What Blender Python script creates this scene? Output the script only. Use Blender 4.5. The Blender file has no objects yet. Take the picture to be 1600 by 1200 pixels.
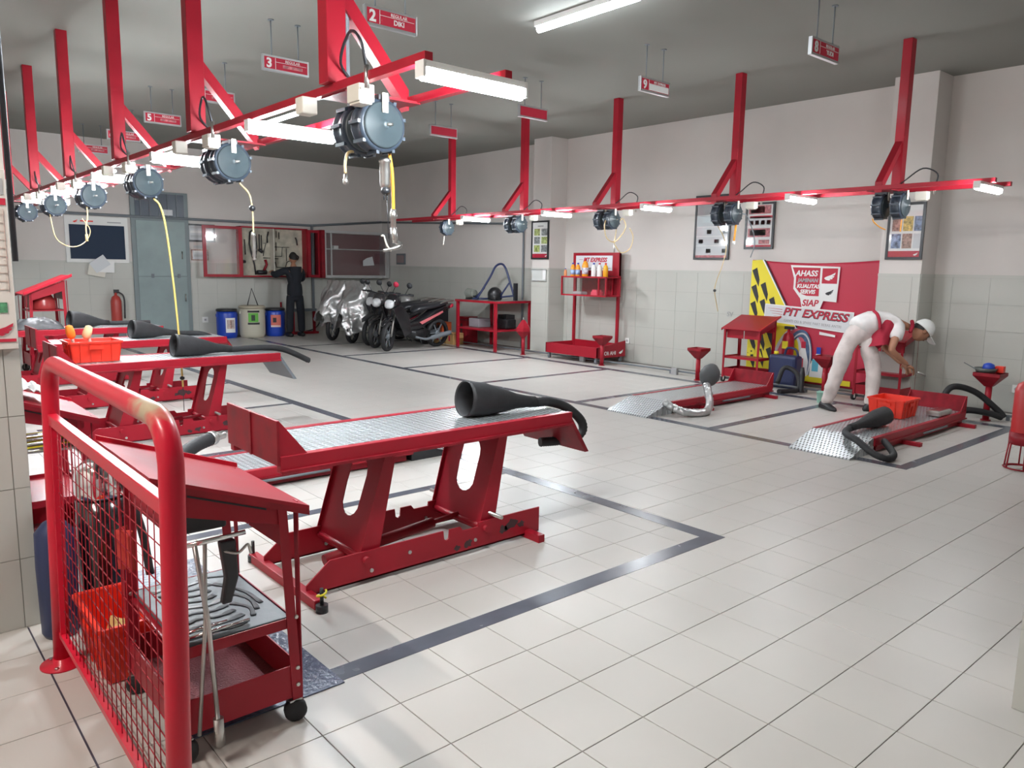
import bpy, math, random
from mathutils import Vector as V, Matrix, noise
RND = random.Random(11)
PI = math.pi
scn = bpy.context.scene
COL = scn.collection
# ------------------------------------------------------------ camera, world, exposure
cam_d = bpy.data.cameras.new('camera'); cam = bpy.data.objects.new('camera', cam_d); COL.objects.link(cam)
YAW, PIT, ROLL = .714513, -.1500664, .0163063
w = V((math.sin(YAW)*math.cos(PIT), math.cos(YAW)*math.cos(PIT), math.sin(PIT)))
r = V((math.cos(YAW), -math.sin(YAW), 0)); u = r.cross(w)
cr = math.cos(ROLL)*r + math.sin(ROLL)*u; cu = -math.sin(ROLL)*r + math.cos(ROLL)*u
cam.matrix_world = Matrix(((cr.x, cu.x, -w.x, 0), (cr.y, cu.y, -w.y, 0), (cr.z, cu.z, -w.z, 1.5248), (0, 0, 0, 1)))
cam_d.sensor_width = 36; cam_d.lens = 1196.4*36/1600; cam_d.clip_start = .05
scn.camera = cam
wd = bpy.data.worlds.new('world'); scn.world = wd; wd.use_nodes = True
bgn = wd.node_tree.nodes['Background']; bgn.inputs[0].default_value = (1, .97, .93, 1); bgn.inputs[1].default_value = .25
LAMP_STRENGTH = 215.0
CEIL_STRENGTH = 38.0
FILL_STRENGTH = 300.0
scn.view_settings.view_transform = 'Standard'; scn.view_settings.look = 'None'
scn.view_settings.gamma = 1; scn.view_settings.use_curve_mapping = False
scn.view_settings.exposure = 0.55
# ------------------------------------------------------------ materials
MATS = {}
def mat(name, col, rough=.5, metal=0., nscale=0, namp=.1, bump=0., bscale=60, coat=0., emit=None, alpha=None, trans=None, spec=None):
    if name in MATS: return MATS[name]
    m = bpy.data.materials.new(name); m.use_nodes = True; nt = m.node_tree; b = nt.nodes['Principled BSDF']
    b.inputs['Base Color'].default_value = (*col, 1); b.inputs['Roughness'].default_value = rough; b.inputs['Metallic'].default_value = metal
    if coat: b.inputs['Coat Weight'].default_value = coat; b.inputs['Coat Roughness'].default_value = .15
    if spec is not None: b.inputs['Specular IOR Level'].default_value = spec
    if nscale:
        tc = nt.nodes.new('ShaderNodeTexCoord'); n = nt.nodes.new('ShaderNodeTexNoise'); n.inputs['Scale'].default_value = nscale; n.inputs['Detail'].default_value = 6
        wp = name in ('floor_tile', 'wall_tile')
        if wp: tc = nt.nodes.new('ShaderNodeNewGeometry')
        nt.links.new(tc.outputs['Position' if wp else 'Object'], n.inputs['Vector'])
        mr = nt.nodes.new('ShaderNodeMapRange'); mr.inputs['From Min'].default_value = .3; mr.inputs['From Max'].default_value = .7
        mr.inputs['To Min'].default_value = 1-namp; mr.inputs['To Max'].default_value = 1+namp
        nt.links.new(n.outputs['Fac'], mr.inputs['Value'])
        mx = nt.nodes.new('ShaderNodeVectorMath'); mx.operation = 'SCALE'; mx.inputs[0].default_value = col
        nt.links.new(mr.outputs['Result'], mx.inputs['Scale']); nt.links.new(mx.outputs['Vector'], b.inputs['Base Color'])
        r2 = nt.nodes.new('ShaderNodeMapRange'); r2.inputs['To Min'].default_value = max(.02, rough-(.02 if wp else .08)); r2.inputs['To Max'].default_value = min(1, rough+(.04 if wp else .12))
        nt.links.new(n.outputs['Fac'], r2.inputs['Value']); nt.links.new(r2.outputs['Result'], b.inputs['Roughness'])
    if bump:
        tc = nt.nodes.new('ShaderNodeTexCoord'); n = nt.nodes.new('ShaderNodeTexNoise'); n.inputs['Scale'].default_value = bscale; n.inputs['Detail'].default_value = 4
        nt.links.new(tc.outputs['Object'], n.inputs['Vector'])
        bp = nt.nodes.new('ShaderNodeBump'); bp.inputs['Strength'].default_value = bump; bp.inputs['Distance'].default_value = .01
        nt.links.new(n.outputs['Fac'], bp.inputs['Height']); nt.links.new(bp.outputs['Normal'], b.inputs['Normal'])
    if emit: b.inputs['Emission Color'].default_value = (*emit[0], 1); b.inputs['Emission Strength'].default_value = emit[1]
    if alpha is not None: b.inputs['Alpha'].default_value = alpha
    if trans: b.inputs['Transmission Weight'].default_value = trans
    MATS[name] = m; return m
RED = mat('red_paint', (.33, .009, .022), .40, nscale=3, namp=.12, coat=.08, spec=.28)
REDD = mat('worn_red_paint', (.24, .009, .018), .45, nscale=9, namp=.3, coat=.05, spec=.28)
REDB = mat('bright_red_tube', (.56, .010, .032), .32, nscale=2, namp=.06, coat=.15, spec=.28)
REDP = mat('red_print', (.50, .016, .045), .6)
ORN = mat('orange_red_plastic', (.80, .035, .014), .4, nscale=8, namp=.12)
BLK = mat('black_rubber', (.018, .018, .020), .62, nscale=12, namp=.3, bump=.2, bscale=40)
BLKP = mat('black_plastic', (.02, .021, .025), .35)
BLKG = mat('black_gloss', (.010, .010, .012), .15, coat=.6)
DGR = mat('dark_grey_stripe', (.085, .092, .115), .22, nscale=5, namp=.15)
TILE = mat('floor_tile', (.50, .475, .445), .36, nscale=1.3, namp=.04, spec=.4)
GROUT = mat('grout', (.19, .18, .17), .9)
WGROUT = mat('wall_grout', (.36, .37, .34), .9)
WTILE = mat('wall_tile', (.49, .49, .45), .35, nscale=1.5, namp=.03)
WALLP = mat('wall_paint', (.63, .59, .56), .75, nscale=.8, namp=.05)
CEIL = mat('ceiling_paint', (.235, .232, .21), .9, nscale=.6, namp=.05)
STEEL = mat('steel', (.55, .54, .52), .3, 1., nscale=6, namp=.15)
CHROME = mat('chrome', (.8, .8, .8), .12, 1.)
ALU = mat('aluminium', (.62, .63, .64), .38, .9)
WHT = mat('white_plastic', (.75, .75, .73), .4)
WHTP = mat('white_print', (.80, .80, .79), .6)
CREAM = mat('cream_plastic', (.66, .63, .55), .45)
REEL = mat('reel_blue_grey', (.028, .040, .058), .35, nscale=6, namp=.15)
REELC = mat('reel_cover_grey', (.036, .050, .057), .45, nscale=5, namp=.12)
YEL = mat('yellow_print', (.80, .68, .03), .55)
BLKPR = mat('black_print', (.02, .02, .025), .6)
GRYP = mat('grey_print', (.36, .36, .37), .6)
LGRY = mat('light_grey_print', (.62, .64, .66), .55)
BLUE = mat('blue_plastic', (.012, .055, .42), .35)
NAVY = mat('navy_plastic', (.018, .028, .09), .4)
OHOSE = mat('orange_hose', (.78, .33, .03), .4)
YHOSE = mat('tan_hose', (.55, .42, .22), .5)
GREEN = mat('green_print', (.13, .45, .06), .5)
MINT = mat('mint_plastic', (.36, .62, .52), .4)
WOOD = mat('cardboard', (.55, .33, .13), .8)
TARP = mat('silver_tarp', (.50, .50, .50), .30, .75, bump=.9, bscale=11)
DOORM = mat('door_grey_green', (.26, .33, .33), .45, nscale=2, namp=.12)
PIPEM = mat('pipe_grey', (.16, .18, .20), .5)
SKIN = mat('skin', (.36, .17, .10), .55)
HAIR = mat('hair', (.012, .01, .009), .7)
CLOTH = mat('white_cloth', (.68, .66, .65), .85, nscale=7, namp=.1, bump=.8, bscale=11)
PANTS = mat('soiled_white_trousers', (.56, .50, .48), .85, nscale=5, namp=.22, bump=1.0, bscale=11)
VEST = mat('red_vest_cloth', (.33, .008, .03), .8, bump=.2, bscale=20)
DARKC = mat('dark_navy_cloth', (.010, .012, .018), .9, bump=.2, bscale=9)
SHOE = mat('black_shoe', (.012, .012, .014), .5)
OIL = mat('oily_black', (.02, .02, .022), .3, .3, nscale=14, namp=.4, bump=.5, bscale=25)
LED = mat('led_light', (1, 1, 1), .5, emit=((.86, .95, 1), LAMP_STRENGTH))
LEDR = mat('led_light_right', (1, 1, 1), .5, emit=((.92, .96, 1), LAMP_STRENGTH*.5))
LEDF = mat('led_light_far', (1, 1, 1), .5, emit=((.92, .96, 1), LAMP_STRENGTH*1.5))
LEDC = mat('led_ceiling_light', (1, 1, 1), .5, emit=((.86, .94, 1), CEIL_STRENGTH))
FILL_LED = mat('led_near_light', (1, 1, 1), .5, emit=((1, .93, .86), FILL_STRENGTH))  # warm emission for the added out-of-frame fill light
PINK = mat('print_pink', (.55, .20, .22), .6, nscale=30, namp=.5)
LGRYD = mat('dull_grey', (.22, .23, .24), .5)
def clearmat():
    m = bpy.data.materials.new('window_glass'); m.use_nodes = True; nt = m.node_tree
    g = nt.nodes.new('ShaderNodeBsdfGlossy'); g.inputs['Roughness'].default_value = .05
    t = nt.nodes.new('ShaderNodeBsdfTransparent'); f = nt.nodes.new('ShaderNodeValue'); f.outputs[0].default_value = .08; mx = nt.nodes.new('ShaderNodeMixShader')
    nt.links.new(f.outputs[0], mx.inputs[0]); nt.links.new(t.outputs[0], mx.inputs[1]); nt.links.new(g.outputs[0], mx.inputs[2])
    nt.links.new(mx.outputs[0], nt.nodes['Material Output'].inputs[0]); return m
GLASS = clearmat()
def chequer():                                     # aluminium tread plate: raised lugs in two directions
    m = mat('tread_plate', (.44, .465, .48), .32, .7); nt = m.node_tree; b = nt.nodes['Principled BSDF']
    tc = nt.nodes.new('ShaderNodeTexCoord'); hs = []
    for sg in (1, -1):
        mp = nt.nodes.new('ShaderNodeMapping'); mp.inputs['Rotation'].default_value = (0, 0, sg*PI/4); mp.inputs['Scale'].default_value = (17, 46, 1)
        nt.links.new(tc.outputs['Object'], mp.inputs['Vector'])
        v = nt.nodes.new('ShaderNodeTexVoronoi'); v.inputs['Randomness'].default_value = 0; v.inputs['Scale'].default_value = 1; v.voronoi_dimensions = '2D'
        nt.links.new(mp.outputs[0], v.inputs['Vector'])
        mr = nt.nodes.new('ShaderNodeMapRange'); mr.inputs['From Min'].default_value = .18; mr.inputs['From Max'].default_value = .34; mr.inputs['To Min'].default_value = 1; mr.inputs['To Max'].default_value = 0
        nt.links.new(v.outputs['Distance'], mr.inputs['Value']); hs.append(mr)
    ch = nt.nodes.new('ShaderNodeTexChecker'); ch.inputs['Scale'].default_value = 16
    nt.links.new(tc.outputs['Object'], ch.inputs['Vector'])
    mx = nt.nodes.new('ShaderNodeMix'); mx.data_type = 'FLOAT'
    nt.links.new(ch.outputs['Fac'], mx.inputs[0]); nt.links.new(hs[0].outputs[0], mx.inputs[2]); nt.links.new(hs[1].outputs[0], mx.inputs[3])
    bp = nt.nodes.new('ShaderNodeBump'); bp.inputs['Strength'].default_value = .9; bp.inputs['Distance'].default_value = .006
    nt.links.new(mx.outputs[0], bp.inputs['Height']); nt.links.new(bp.outputs['Normal'], b.inputs['Normal'])
    cm = nt.nodes.new('ShaderNodeMapRange'); cm.inputs['To Min'].default_value = .36; cm.inputs['To Max'].default_value = .17
    nt.links.new(mx.outputs[0], cm.inputs['Value']); nt.links.new(cm.outputs[0], b.inputs['Roughness'])
    return m
TREAD = chequer()
# ------------------------------------------------------------ mesh helpers
def org(p):
    o = V((0, 0, 0))
    while p is not None: o += p.location; p = p.parent
    return o
class MB:
    def __init__(s): s.v = []; s.f = []; s.sm = []
    def add(s, vs, fs, smooth=False):
        n = len(s.v); s.v += [V(a) for a in vs]; s.f += [tuple(i+n for i in f) for f in fs]; s.sm += [smooth]*len(fs); return s
    def box(s, x0, x1, y0, y1, z0, z1):
        return s.add([(x, y, z) for z in (z0, z1) for y in (y0, y1) for x in (x0, x1)],
                     [(0, 2, 3, 1), (4, 5, 7, 6), (0, 1, 5, 4), (2, 6, 7, 3), (0, 4, 6, 2), (1, 3, 7, 5)])
    def bar(s, a, b, w_, h=None, up=(0, 0, 1)):
        a = V(a); b = V(b); d = (b-a).normalized(); up = V(up)
        if abs(d.dot(up)) > .98: up = V((0, 1, 0))
        x = d.cross(up).normalized()*w_/2; y = x.normalized().cross(d)*(h or w_)/2
        return s.add([a-x-y, a+x-y, a+x+y, a-x+y, b-x-y, b+x-y, b+x+y, b-x+y],
                     [(0, 1, 2, 3), (7, 6, 5, 4), (0, 4, 5, 1), (1, 5, 6, 2), (2, 6, 7, 3), (3, 7, 4, 0)])
    def tube(s, pts, r_, n=10, caps=True, smooth=True):
        pts = [V(p) for p in pts]; rs = r_ if isinstance(r_, (list, tuple)) else [r_]*len(pts)
        vs = []; fs = []; pn = None
        for i, p in enumerate(pts):
            d = (pts[min(i+1, len(pts)-1)]-pts[max(i-1, 0)])
            if d.length < 1e-9: d = V((0, 0, 1))
            d.normalize()
            if pn is None: pn = d.orthogonal().normalized()
            else:
                pn = (pn-d*pn.dot(d))
                pn = pn.normalized() if pn.length > 1e-6 else d.orthogonal().normalized()
            q = d.cross(pn)
            vs += [p+(pn*math.cos(2*PI*k/n)+q*math.sin(2*PI*k/n))*rs[i] for k in range(n)]
        for i in range(len(pts)-1):
            for k in range(n): fs.append((i*n+k, i*n+(k+1) % n, (i+1)*n+(k+1) % n, (i+1)*n+k))
        s.add(vs, fs, smooth)
        if caps:
            m = len(s.v)-len(vs)
            s.f += [tuple(m+k for k in reversed(range(n))), tuple(m+(len(pts)-1)*n+k for k in range(n))]; s.sm += [False]*2
        return s
    def lathe(s, prof, c=(0, 0, 0), axis=(0, 0, 1), n=20, smooth=True):
        c = V(c); a = V(axis).normalized(); x = a.orthogonal().normalized(); y = a.cross(x); vs = []; fs = []
        for (rr, z) in prof: vs += [c+a*z+(x*math.cos(2*PI*k/n)+y*math.sin(2*PI*k/n))*max(rr, 1e-4) for k in range(n)]
        for i in range(len(prof)-1):
            for k in range(n): fs.append((i*n+k, i*n+(k+1) % n, (i+1)*n+(k+1) % n, (i+1)*n+k))
        s.add(vs, fs, smooth)
        if prof[0] == prof[-1]: return s
        m = len(s.v)-len(vs)
        s.f += [tuple(m+k for k in reversed(range(n))), tuple(m+(len(prof)-1)*n+k for k in range(n))]; s.sm += [False]*2
        return s
    def prism(s, poly, o, ux, uy, d):            # polygon in (ux,uy) at o, extruded by vector d
        o = V(o); ux = V(ux); uy = V(uy); d = V(d); n = len(poly)
        vs = [o+ux*a+uy*b for a, b in poly]; vs += [p+d for p in vs]
        return s.add(vs, [tuple(range(n)), tuple(reversed(range(n, 2*n)))]+[(k, k+n, (k+1) % n+n, (k+1) % n) for k in range(n)])
    def grid(s, fn, nu, nv, smooth=True, closed=False):
        vs = [fn(i/(nu), j/(nv)) for j in range(nv+1) for i in range(nu+1)]
        return s.add(vs, [(j*(nu+1)+i, j*(nu+1)+i+1, (j+1)*(nu+1)+i+1, (j+1)*(nu+1)+i) for j in range(nv) for i in range(nu)], smooth)
    def build(s, name, m, parent=None, bevel=0, solid=0, sub=0, fix=True):
        me = bpy.data.meshes.new(name); o_ = org(parent)
        me.from_pydata([tuple(a-o_) for a in s.v], [], s.f); me.materials.append(m)
        me.polygons.foreach_set('use_smooth', s.sm); me.update()
        if fix:
            import bmesh
            bm = bmesh.new(); bm.from_mesh(me); bmesh.ops.recalc_face_normals(bm, faces=bm.faces); bm.to_mesh(me); bm.free()
        o = bpy.data.objects.new(name, me); COL.objects.link(o); o.parent = parent
        if solid: q = o.modifiers.new('s', 'SOLIDIFY'); q.thickness = solid; q.offset = 0
        if sub: q = o.modifiers.new('u', 'SUBSURF'); q.levels = sub; q.render_levels = sub
        if bevel: q = o.modifiers.new('b', 'BEVEL'); q.width = bevel; q.segments = 2; q.limit_method = 'ANGLE'
        return o
def tag(o, label=None, cat=None, group=None, kind=None):
    if label: o['label'] = label
    if cat: o['category'] = cat
    if group: o['group'] = group
    if kind: o['kind'] = kind
    return o
def empty(name, loc, label=None, cat=None, group=None):
    o = bpy.data.objects.new(name, None); COL.objects.link(o); o.location = loc; o.empty_display_size = .1
    return tag(o, label, cat, group)
def copy_tree(o, parent=None):
    c = o.copy(); COL.objects.link(c); c.parent = parent
    for ch in list(o.children): copy_tree(ch, c)
    return c
def B(x0, x1, y0, y1, z0, z1): return MB().box(x0, x1, y0, y1, z0, z1)
def shape(poly, h, r_=0): pass
def arc(cx, cy, rx, ry, a0, a1, n): return [(cx+rx*math.cos(a0+(a1-a0)*k/n), cy+ry*math.sin(a0+(a1-a0)*k/n)) for k in range(n+1)]
FX = dict(ux=V((0, -1, 0)), uy=V((0, 0, 1)), n=V((-1, 0, 0)))    # seen on the right wall
FY = dict(ux=V((1, 0, 0)), uy=V((0, 0, 1)), n=V((0, -1, 0)))     # seen on the back wall and on the signs
def flat(name, poly, o, F, m, parent, off=.002, th=.002):
    return MB().prism(poly, V(o)+F['n']*off, F['ux'], F['uy'], F['n']*th).build(name, m, parent)
def rect(x0, y0, x1, y1): return [(x0, y0), (x1, y0), (x1, y1), (x0, y1)]
def text(s, o, F, size, m, parent, name='lettering', off=.005, bold=.0, shear=0., sx=1., align='LEFT'):
    c = bpy.data.curves.new('t', 'FONT'); c.body = s; c.size = size; c.extrude = .0015; c.offset = bold; c.shear = shear; c.align_x = align; c.resolution_u = 3
    t = bpy.data.objects.new('t', c); COL.objects.link(t); bpy.context.view_layer.update()
    me = bpy.data.meshes.new_from_object(t.evaluated_get(bpy.context.evaluated_depsgraph_get())); bpy.data.objects.remove(t)
    og = org(parent); o = V(o)+F['n']*off
    for v in me.vertices: v.co = o+F['ux']*v.co.x*sx+F['uy']*v.co.y+F['n']*v.co.z-og
    me.materials.clear(); me.materials.append(m); me.name = name
    ob = bpy.data.objects.new(name, me); COL.objects.link(ob); ob.parent = parent
    return ob
def smoothpath(pts, n=8):                        # Catmull-Rom
    pts = [V(p) for p in pts]; P = [2*pts[0]-pts[1]]+pts+[2*pts[-1]-pts[-2]]; out = []
    for i in range(1, len(P)-2):
        for k in range(n):
            t = k/n; a, b, c, d = P[i-1:i+3]
            out.append(.5*((2*b)+(c-a)*t+(2*a-5*b+4*c-d)*t*t+(3*b-a-3*c+d)*t**3))
    return out+[pts[-1]]
WING = [(0, .36), (.14, .50), (.36, .62), (.62, .74), (1.0, 1.02), (.95, .74), (.70, .63), (.93, .62), (.86, .46), (.62, .44), (.80, .40), (.72, .25), (.48, .27), (.60, .18), (.42, .08), (.14, .18)]
def wing(o, F, s, m, parent, off=.005, flip=False):
    return flat('wing_emblem', [((-x if flip else x)*s, y*s*.75) for x, y in WING], o, F, m, parent, off)
# ------------------------------------------------------------ room
CH = 3.8; XW = 9.9; YB = 16.3
fl = tag(B(-3.2, XW+.2, -4.5, YB+.2, -.12, -.004).build('floor', GROUT), kind='structure')
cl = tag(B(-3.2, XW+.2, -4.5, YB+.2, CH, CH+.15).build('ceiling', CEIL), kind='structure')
wr = tag(B(XW, XW+.2, -4.5, YB+.2, -.1, CH).build('wall_right', WALLP), kind='structure')
wb = tag(B(-3.2, XW, YB, YB+.2, -.1, CH).build('wall_back', WALLP), kind='structure')
wl = tag(B(-3.4, -3.2, -4.5, YB+.2, -.1, CH).build('wall_left', WALLP), kind='structure')
OX, OY, T = 1.3576, 3.0378, .3
cells = []
for i in range(-16, 30):
    for j in range(-25, 46):
        x = OX+i*T; y = OY+j*T
        if x < -3.2 or x+T > XW+.01 or y < -4.5 or y+T > YB+.3: continue
        c = V((x+.15, y+.15, -1.5248)); dep = c.dot(w)
        vis = dep > .4 and abs(c.dot(cr)/dep) < .72 and abs(c.dot(cu)/dep) < .56
        cells.append((0 if vis else 1, c.length, x, y))
cells.sort()
g = .0016
def tilev(x, y, dz=0): return [(x+g, y+g, -.01), (x+T-g, y+g, -.01), (x+T-g, y+T-g, -.01), (x+g, y+T-g, -.01), (x+g, y+g, -.001), (x+T-g, y+g, -.001), (x+T-g, y+T-g, -.001), (x+g, y+T-g, -.001),
                                   (x+g+.001, y+g+.001, 0), (x+T-g-.001, y+g+.001, 0), (x+T-g-.001, y+T-g-.001, 0), (x+g+.001, y+T-g-.001, 0)]
TF = [(0, 1, 5, 4), (1, 2, 6, 5), (2, 3, 7, 6), (3, 0, 4, 7), (4, 5, 9, 8), (5, 6, 10, 9), (6, 7, 11, 10), (7, 4, 8, 11), (8, 9, 10, 11)]
t0 = MB().add(tilev(0, 0), TF).build('tile', TILE, fl, fix=False)
t0.location = (cells[0][2], cells[0][3], 0)
for c in cells[1:298]:
    t = t0.copy(); COL.objects.link(t); t.location = (c[2], c[3], 0)
mb = MB()
for c in cells[298:]: mb.add(tilev(c[2], c[3]), TF)
tag(mb.build('far_tiles', TILE, fl, fix=False), kind='stuff')
def strip(x0, x1, y0, y1): return B(x0, x1, y0, y1, 0, .0015).build('floor_line', DGR, fl, fix=False)
BAY = [2.44, 4.28, 6.12, 7.93, 9.78, 11.68, 13.5]
strip(1.2, 3.74, 2.40, 2.50)
for y in BAY[1:6]: strip(1.2, 3.63, y-.04, y+.04)
strip(3.63, 3.74, 2.50, 15.3)
strip(6.22, 6.33, 2.40, 15.6)
for y in BAY[:6]: strip(6.33, 8.78, y-.05, y+.05)
strip(8.78, 8.92, 2.30, 15.0)
strip(6.33, 9.2, 13.5, 13.58)
B(.4546, .4606, .6, 3.6, 0, .001).build('dark_joint', mat('joint_dark', (.035, .03, .05), .6), fl, fix=False)
# wall tiles (wainscot 5 rows)
def wains(wall, name, o, ux, n, L, wdt=.4, rows=5, top=1.5, hgt=.3):
    ux = V(ux); n = V(n); o = V(o); th = .008
    cnt = int(L/wdt+.001); rem = L-cnt*wdt
    cols = [(k*wdt, wdt) for k in range(cnt)]+([(cnt*wdt, rem)] if rem > .03 else [])
    protos = {}
    for a, ww in cols:
        for rr in range(rows):
            key = round(ww, 3)
            if key not in protos:
                gg = .0015
                p = MB().prism(rect(gg, gg, ww-gg, hgt-gg), (0, 0, 0), ux, (0, 0, 1), n*th).build(name, WTILE, wall)
                protos[key] = p; t = p
            else: t = protos[key].copy(); COL.objects.link(t)
            t.location = o+ux*a+V((0, 0, rr*hgt))
    MB().prism(rect(0, 0, L, rows*hgt+.002), o, ux, (0, 0, 1), n*.004).build('grout_bed', WGROUT, wall)
    MB().prism(rect(0, 0, L, .035), o+V((0, 0, rows*hgt)), ux, (0, 0, 1), n*.012).build('cap_trim', WTILE, wall)
wains(wr, 'wall_tile', (XW, 15.9, 0), (0, -1, 0), (-1, 0, 0), 14.0)
wains(wb, 'wall_tile', (XW-.0, YB, 0), (-1, 0, 0), (0, -1, 0), 9.6)
def pillar(nm, x0, x1, y0, y1, faces):
    p = tag(B(x0, x1, y0, y1, 0, CH).build(nm, WALLP, bevel=.004), kind='structure')
    for (o, ux, n, L) in faces: wains(p, 'wall_tile', o, ux, n, L)
    return p
pa = pillar('trim_1', 9.5, XW, 10.0, 10.45, [((9.5, 10.45, 0), (0, -1, 0), (-1, 0, 0), .45), ((9.5, 10.0, 0), (1, 0, 0), (0, -1, 0), .39)])
pb = pillar('trim_2', 9.5, XW, 3.71, 4.20, [((9.5, 4.20, 0), (0, -1, 0), (-1, 0, 0), .49), ((9.5, 3.71, 0), (1, 0, 0), (0, -1, 0), .39)])
pc = tag(B(.02, .506, 3.62, 4.02, 0, CH).build('trim_3', WALLP, bevel=.004), kind='structure')
wains(pc, 'wall_tile', (.05, 3.62, 0), (1, 0, 0), (0, -1, 0), .458, rows=6)
pd = tag(B(3.03, 3.5, -.2, .735, 0, CH).build('trim_4', WALLP, bevel=.004), kind='structure')
wains(pd, 'wall_tile', (3.03, .735, 0), (0, -1, 0), (-1, 0, 0), .9)
# ------------------------------------------------------------ overhead gantries
NAMES = ['first', 'second', 'third', 'fourth', 'fifth', 'sixth', 'seventh']
def gantry(side):
    L = side == 'left'
    xp, xi = (1.84, 2.26) if L else (8.08, 7.68)
    sg = 1 if L else -1
    n = 6 if L else 5
    y0, y1 = (2.66, 14.6) if L else (2.45, 12.2)
    root = empty('overhead_rail', (xp, y0, 2.36), 'red hanging double rail on posts over the %s row of lifts' % side, 'rail')
    for x in (xp+sg*.0, xi):
        MB().box(x-.02, x+.02, y0, y1, 2.335, 2.375).build('rail_beam', RED, root, bevel=.002)
    for k in range(n):
        y = 3.46+1.88*k
        MB().box(xp-.05, xp+.05, y-.045, y+.045, 2.375, CH).build('post', RED, root, bevel=.004)
        if L and k == 0: MB().tube([(xp+.075, y, 2.4), (xp+.075, y, CH)], .016, 8).build('conduit', PIPEM, root)
        MB().box(min(xp-.1*sg, xp-.02*sg)+.0, max(xp-.1*sg, xp-.02*sg), y+.12, y+.20, 2.25, 2.33).build('lamp_box', CREAM, root, bevel=.006) if L else None
        MB().prism([(-.05, 0), (.05, 0), (.05, .07), (-.05, .07)], (xp+sg*.05, y-.03, 2.78), (0, 0, 1), (0, 1, 0), (sg*.36, 0, -.42)).build('brace', RED, root)
        MB().box(min(xp, xi), max(xp, xi), y-.12, y+.12, 2.328, 2.340).build('cross_plate', REDD, root)
        MB().tube(smoothpath([(xp-sg*.02, y-.35, 2.38), (xp-sg*.05, y-.35, 2.5), (xp-sg*.03, y-.22, 2.56), (xp, y-.08, 2.46), (xp+sg*.1, y-.04, 2.38)], 5), .007, 6).build('air_hose_loop', BLKP, root)
        MB().tube([(xp-sg*.02, y-.35, 2.30), (xp-sg*.02, y-.35, 2.40)], .012, 8).build('air_valve', STEEL, root)
    for k in range(n if L else n):
        y = 4.4+1.88*k-1.88
    return root
gl = gantry('left'); gr = gantry('right')
def conn_box(x, y, side, k):
    o = tag(MB().box(x-.04, x+.04, y-.055, y+.055, 2.255, 2.33).box(x-.032, x+.032, y-.047, y+.047, 2.245, 2.256).build('socket_box', CREAM, None, bevel=.004),
            'cream socket box under the %s rail beside its %s reel pair from the near end' % (side, NAMES[k]), 'socket')
def led(x0, x1, y, side, k):
    root = empty('led_batten', ((x0+x1)/2, y, 2.31), 'glowing white LED batten across the %s rail, %s from the near end' % (side, NAMES[k]), 'light', 'LED battens under the %s rail' % side)
    MB().box(x0, x1, y-.03, y+.03, 2.305, 2.333).build('housing', WHT, root, bevel=.003)
    MB().tube([(x0+.01, y, 2.288), (x1-.01, y, 2.288)], .031, 14).build('diffuser', (LEDF if k > 2 else LED) if side == 'left' else (LEDF if k > 3 else LED if k > 2 else LEDR), root)
    for xe in (x0, x1): MB().box(xe-.006, xe+.006, y-.03, y+.03, 2.268, 2.333).build('end_cap', WHT, root)
    if side == 'left' and k > 0:
        MB().tube([(x0+.05, y-.60, 2.30), (x0+.05, y-.04, 2.30)], .011, 8).build('side_tube', LED, root)
for k, y in enumerate((2.66, 4.40, 6.2, 8.02, 9.86, 11.7)): led(1.80, 2.34, y, 'left', k)
for k, y in enumerate((2.52, 4.29, 6.22, 8.0, 9.86)): led(7.45, 8.0, y, 'right', k)
# reels
def reel(x, y, z, label, group):
    root = empty('hose_reel', (x, y, z), label, 'hose reel', group)
    R0 = .125
    MB().lathe([(R0*.3, .05), (R0*.92, .05), (R0, .042), (R0, .03), (R0*.94, .026), (R0*.94, -.026), (R0, -.03), (R0, -.042), (R0*.92, -.05), (R0*.3, -.05)], (x, y, z), (0, -1, 0), 32).build('drum', REEL, root)
    MB().lathe([(R0*.86, 0), (R0*.86, .006), (R0*.8, .012), (R0*.2, .014), (R0*.15, .03), (R0*.05, .032)], (x, y-.05, z), (0, -1, 0), 32).build('cover_disc', REELC, root)
    for k in range(9):
        a = 2*PI*k/9+.3
        MB().box(x+math.cos(a)*R0*1.02-.008, x+math.cos(a)*R0*1.02+.008, y-.045, y+.045, z+math.sin(a)*R0*1.02-.008, z+math.sin(a)*R0*1.02+.008).build('rim_lug', REEL, root)
    MB().box(x-.016, x+.016, y-.072, y-.064, z+.055, z+.145).build('hanger_strap', CREAM, root, bevel=.002)
    MB().box(x-.03, x+.03, y-.06, y+.06, z+R0-.012, 2.3275).build('bracket', BLKP, root)
    MB().tube([(x, y-.08, z), (x+.03, y-.085, z+.003)], .008, 8).build('hose_fitting', STEEL, root)
    return root
rl = reel(2.01, 3.335, 2.19, 'a', 'g')
def reels():
    first = True
    for side, X_, n in (('left', 2.01, 6), ('right', 7.88, 5)):
        for k in range(n):
            for q, dy in (('front', -.125), ('rear', .055)):
                if side == 'right' and k == 4 and q == 'rear': continue
                o = rl if first else copy_tree(rl); first = False
                o.location = (X_, 3.46+1.88*k+dy, 2.19)
                tag(o, '%s drum of the %s hose reel pair from the near end of the %s rail' % (q, NAMES[k], side), 'hose reel', 'hose reels under the %s rail' % side)
reels()
for k in range(5):
    conn_box(1.84, 3.2+1.88*k, 'left', k); 
    if k < 5: conn_box(8.05, 3.2+1.88*k, 'right', k)
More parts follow.
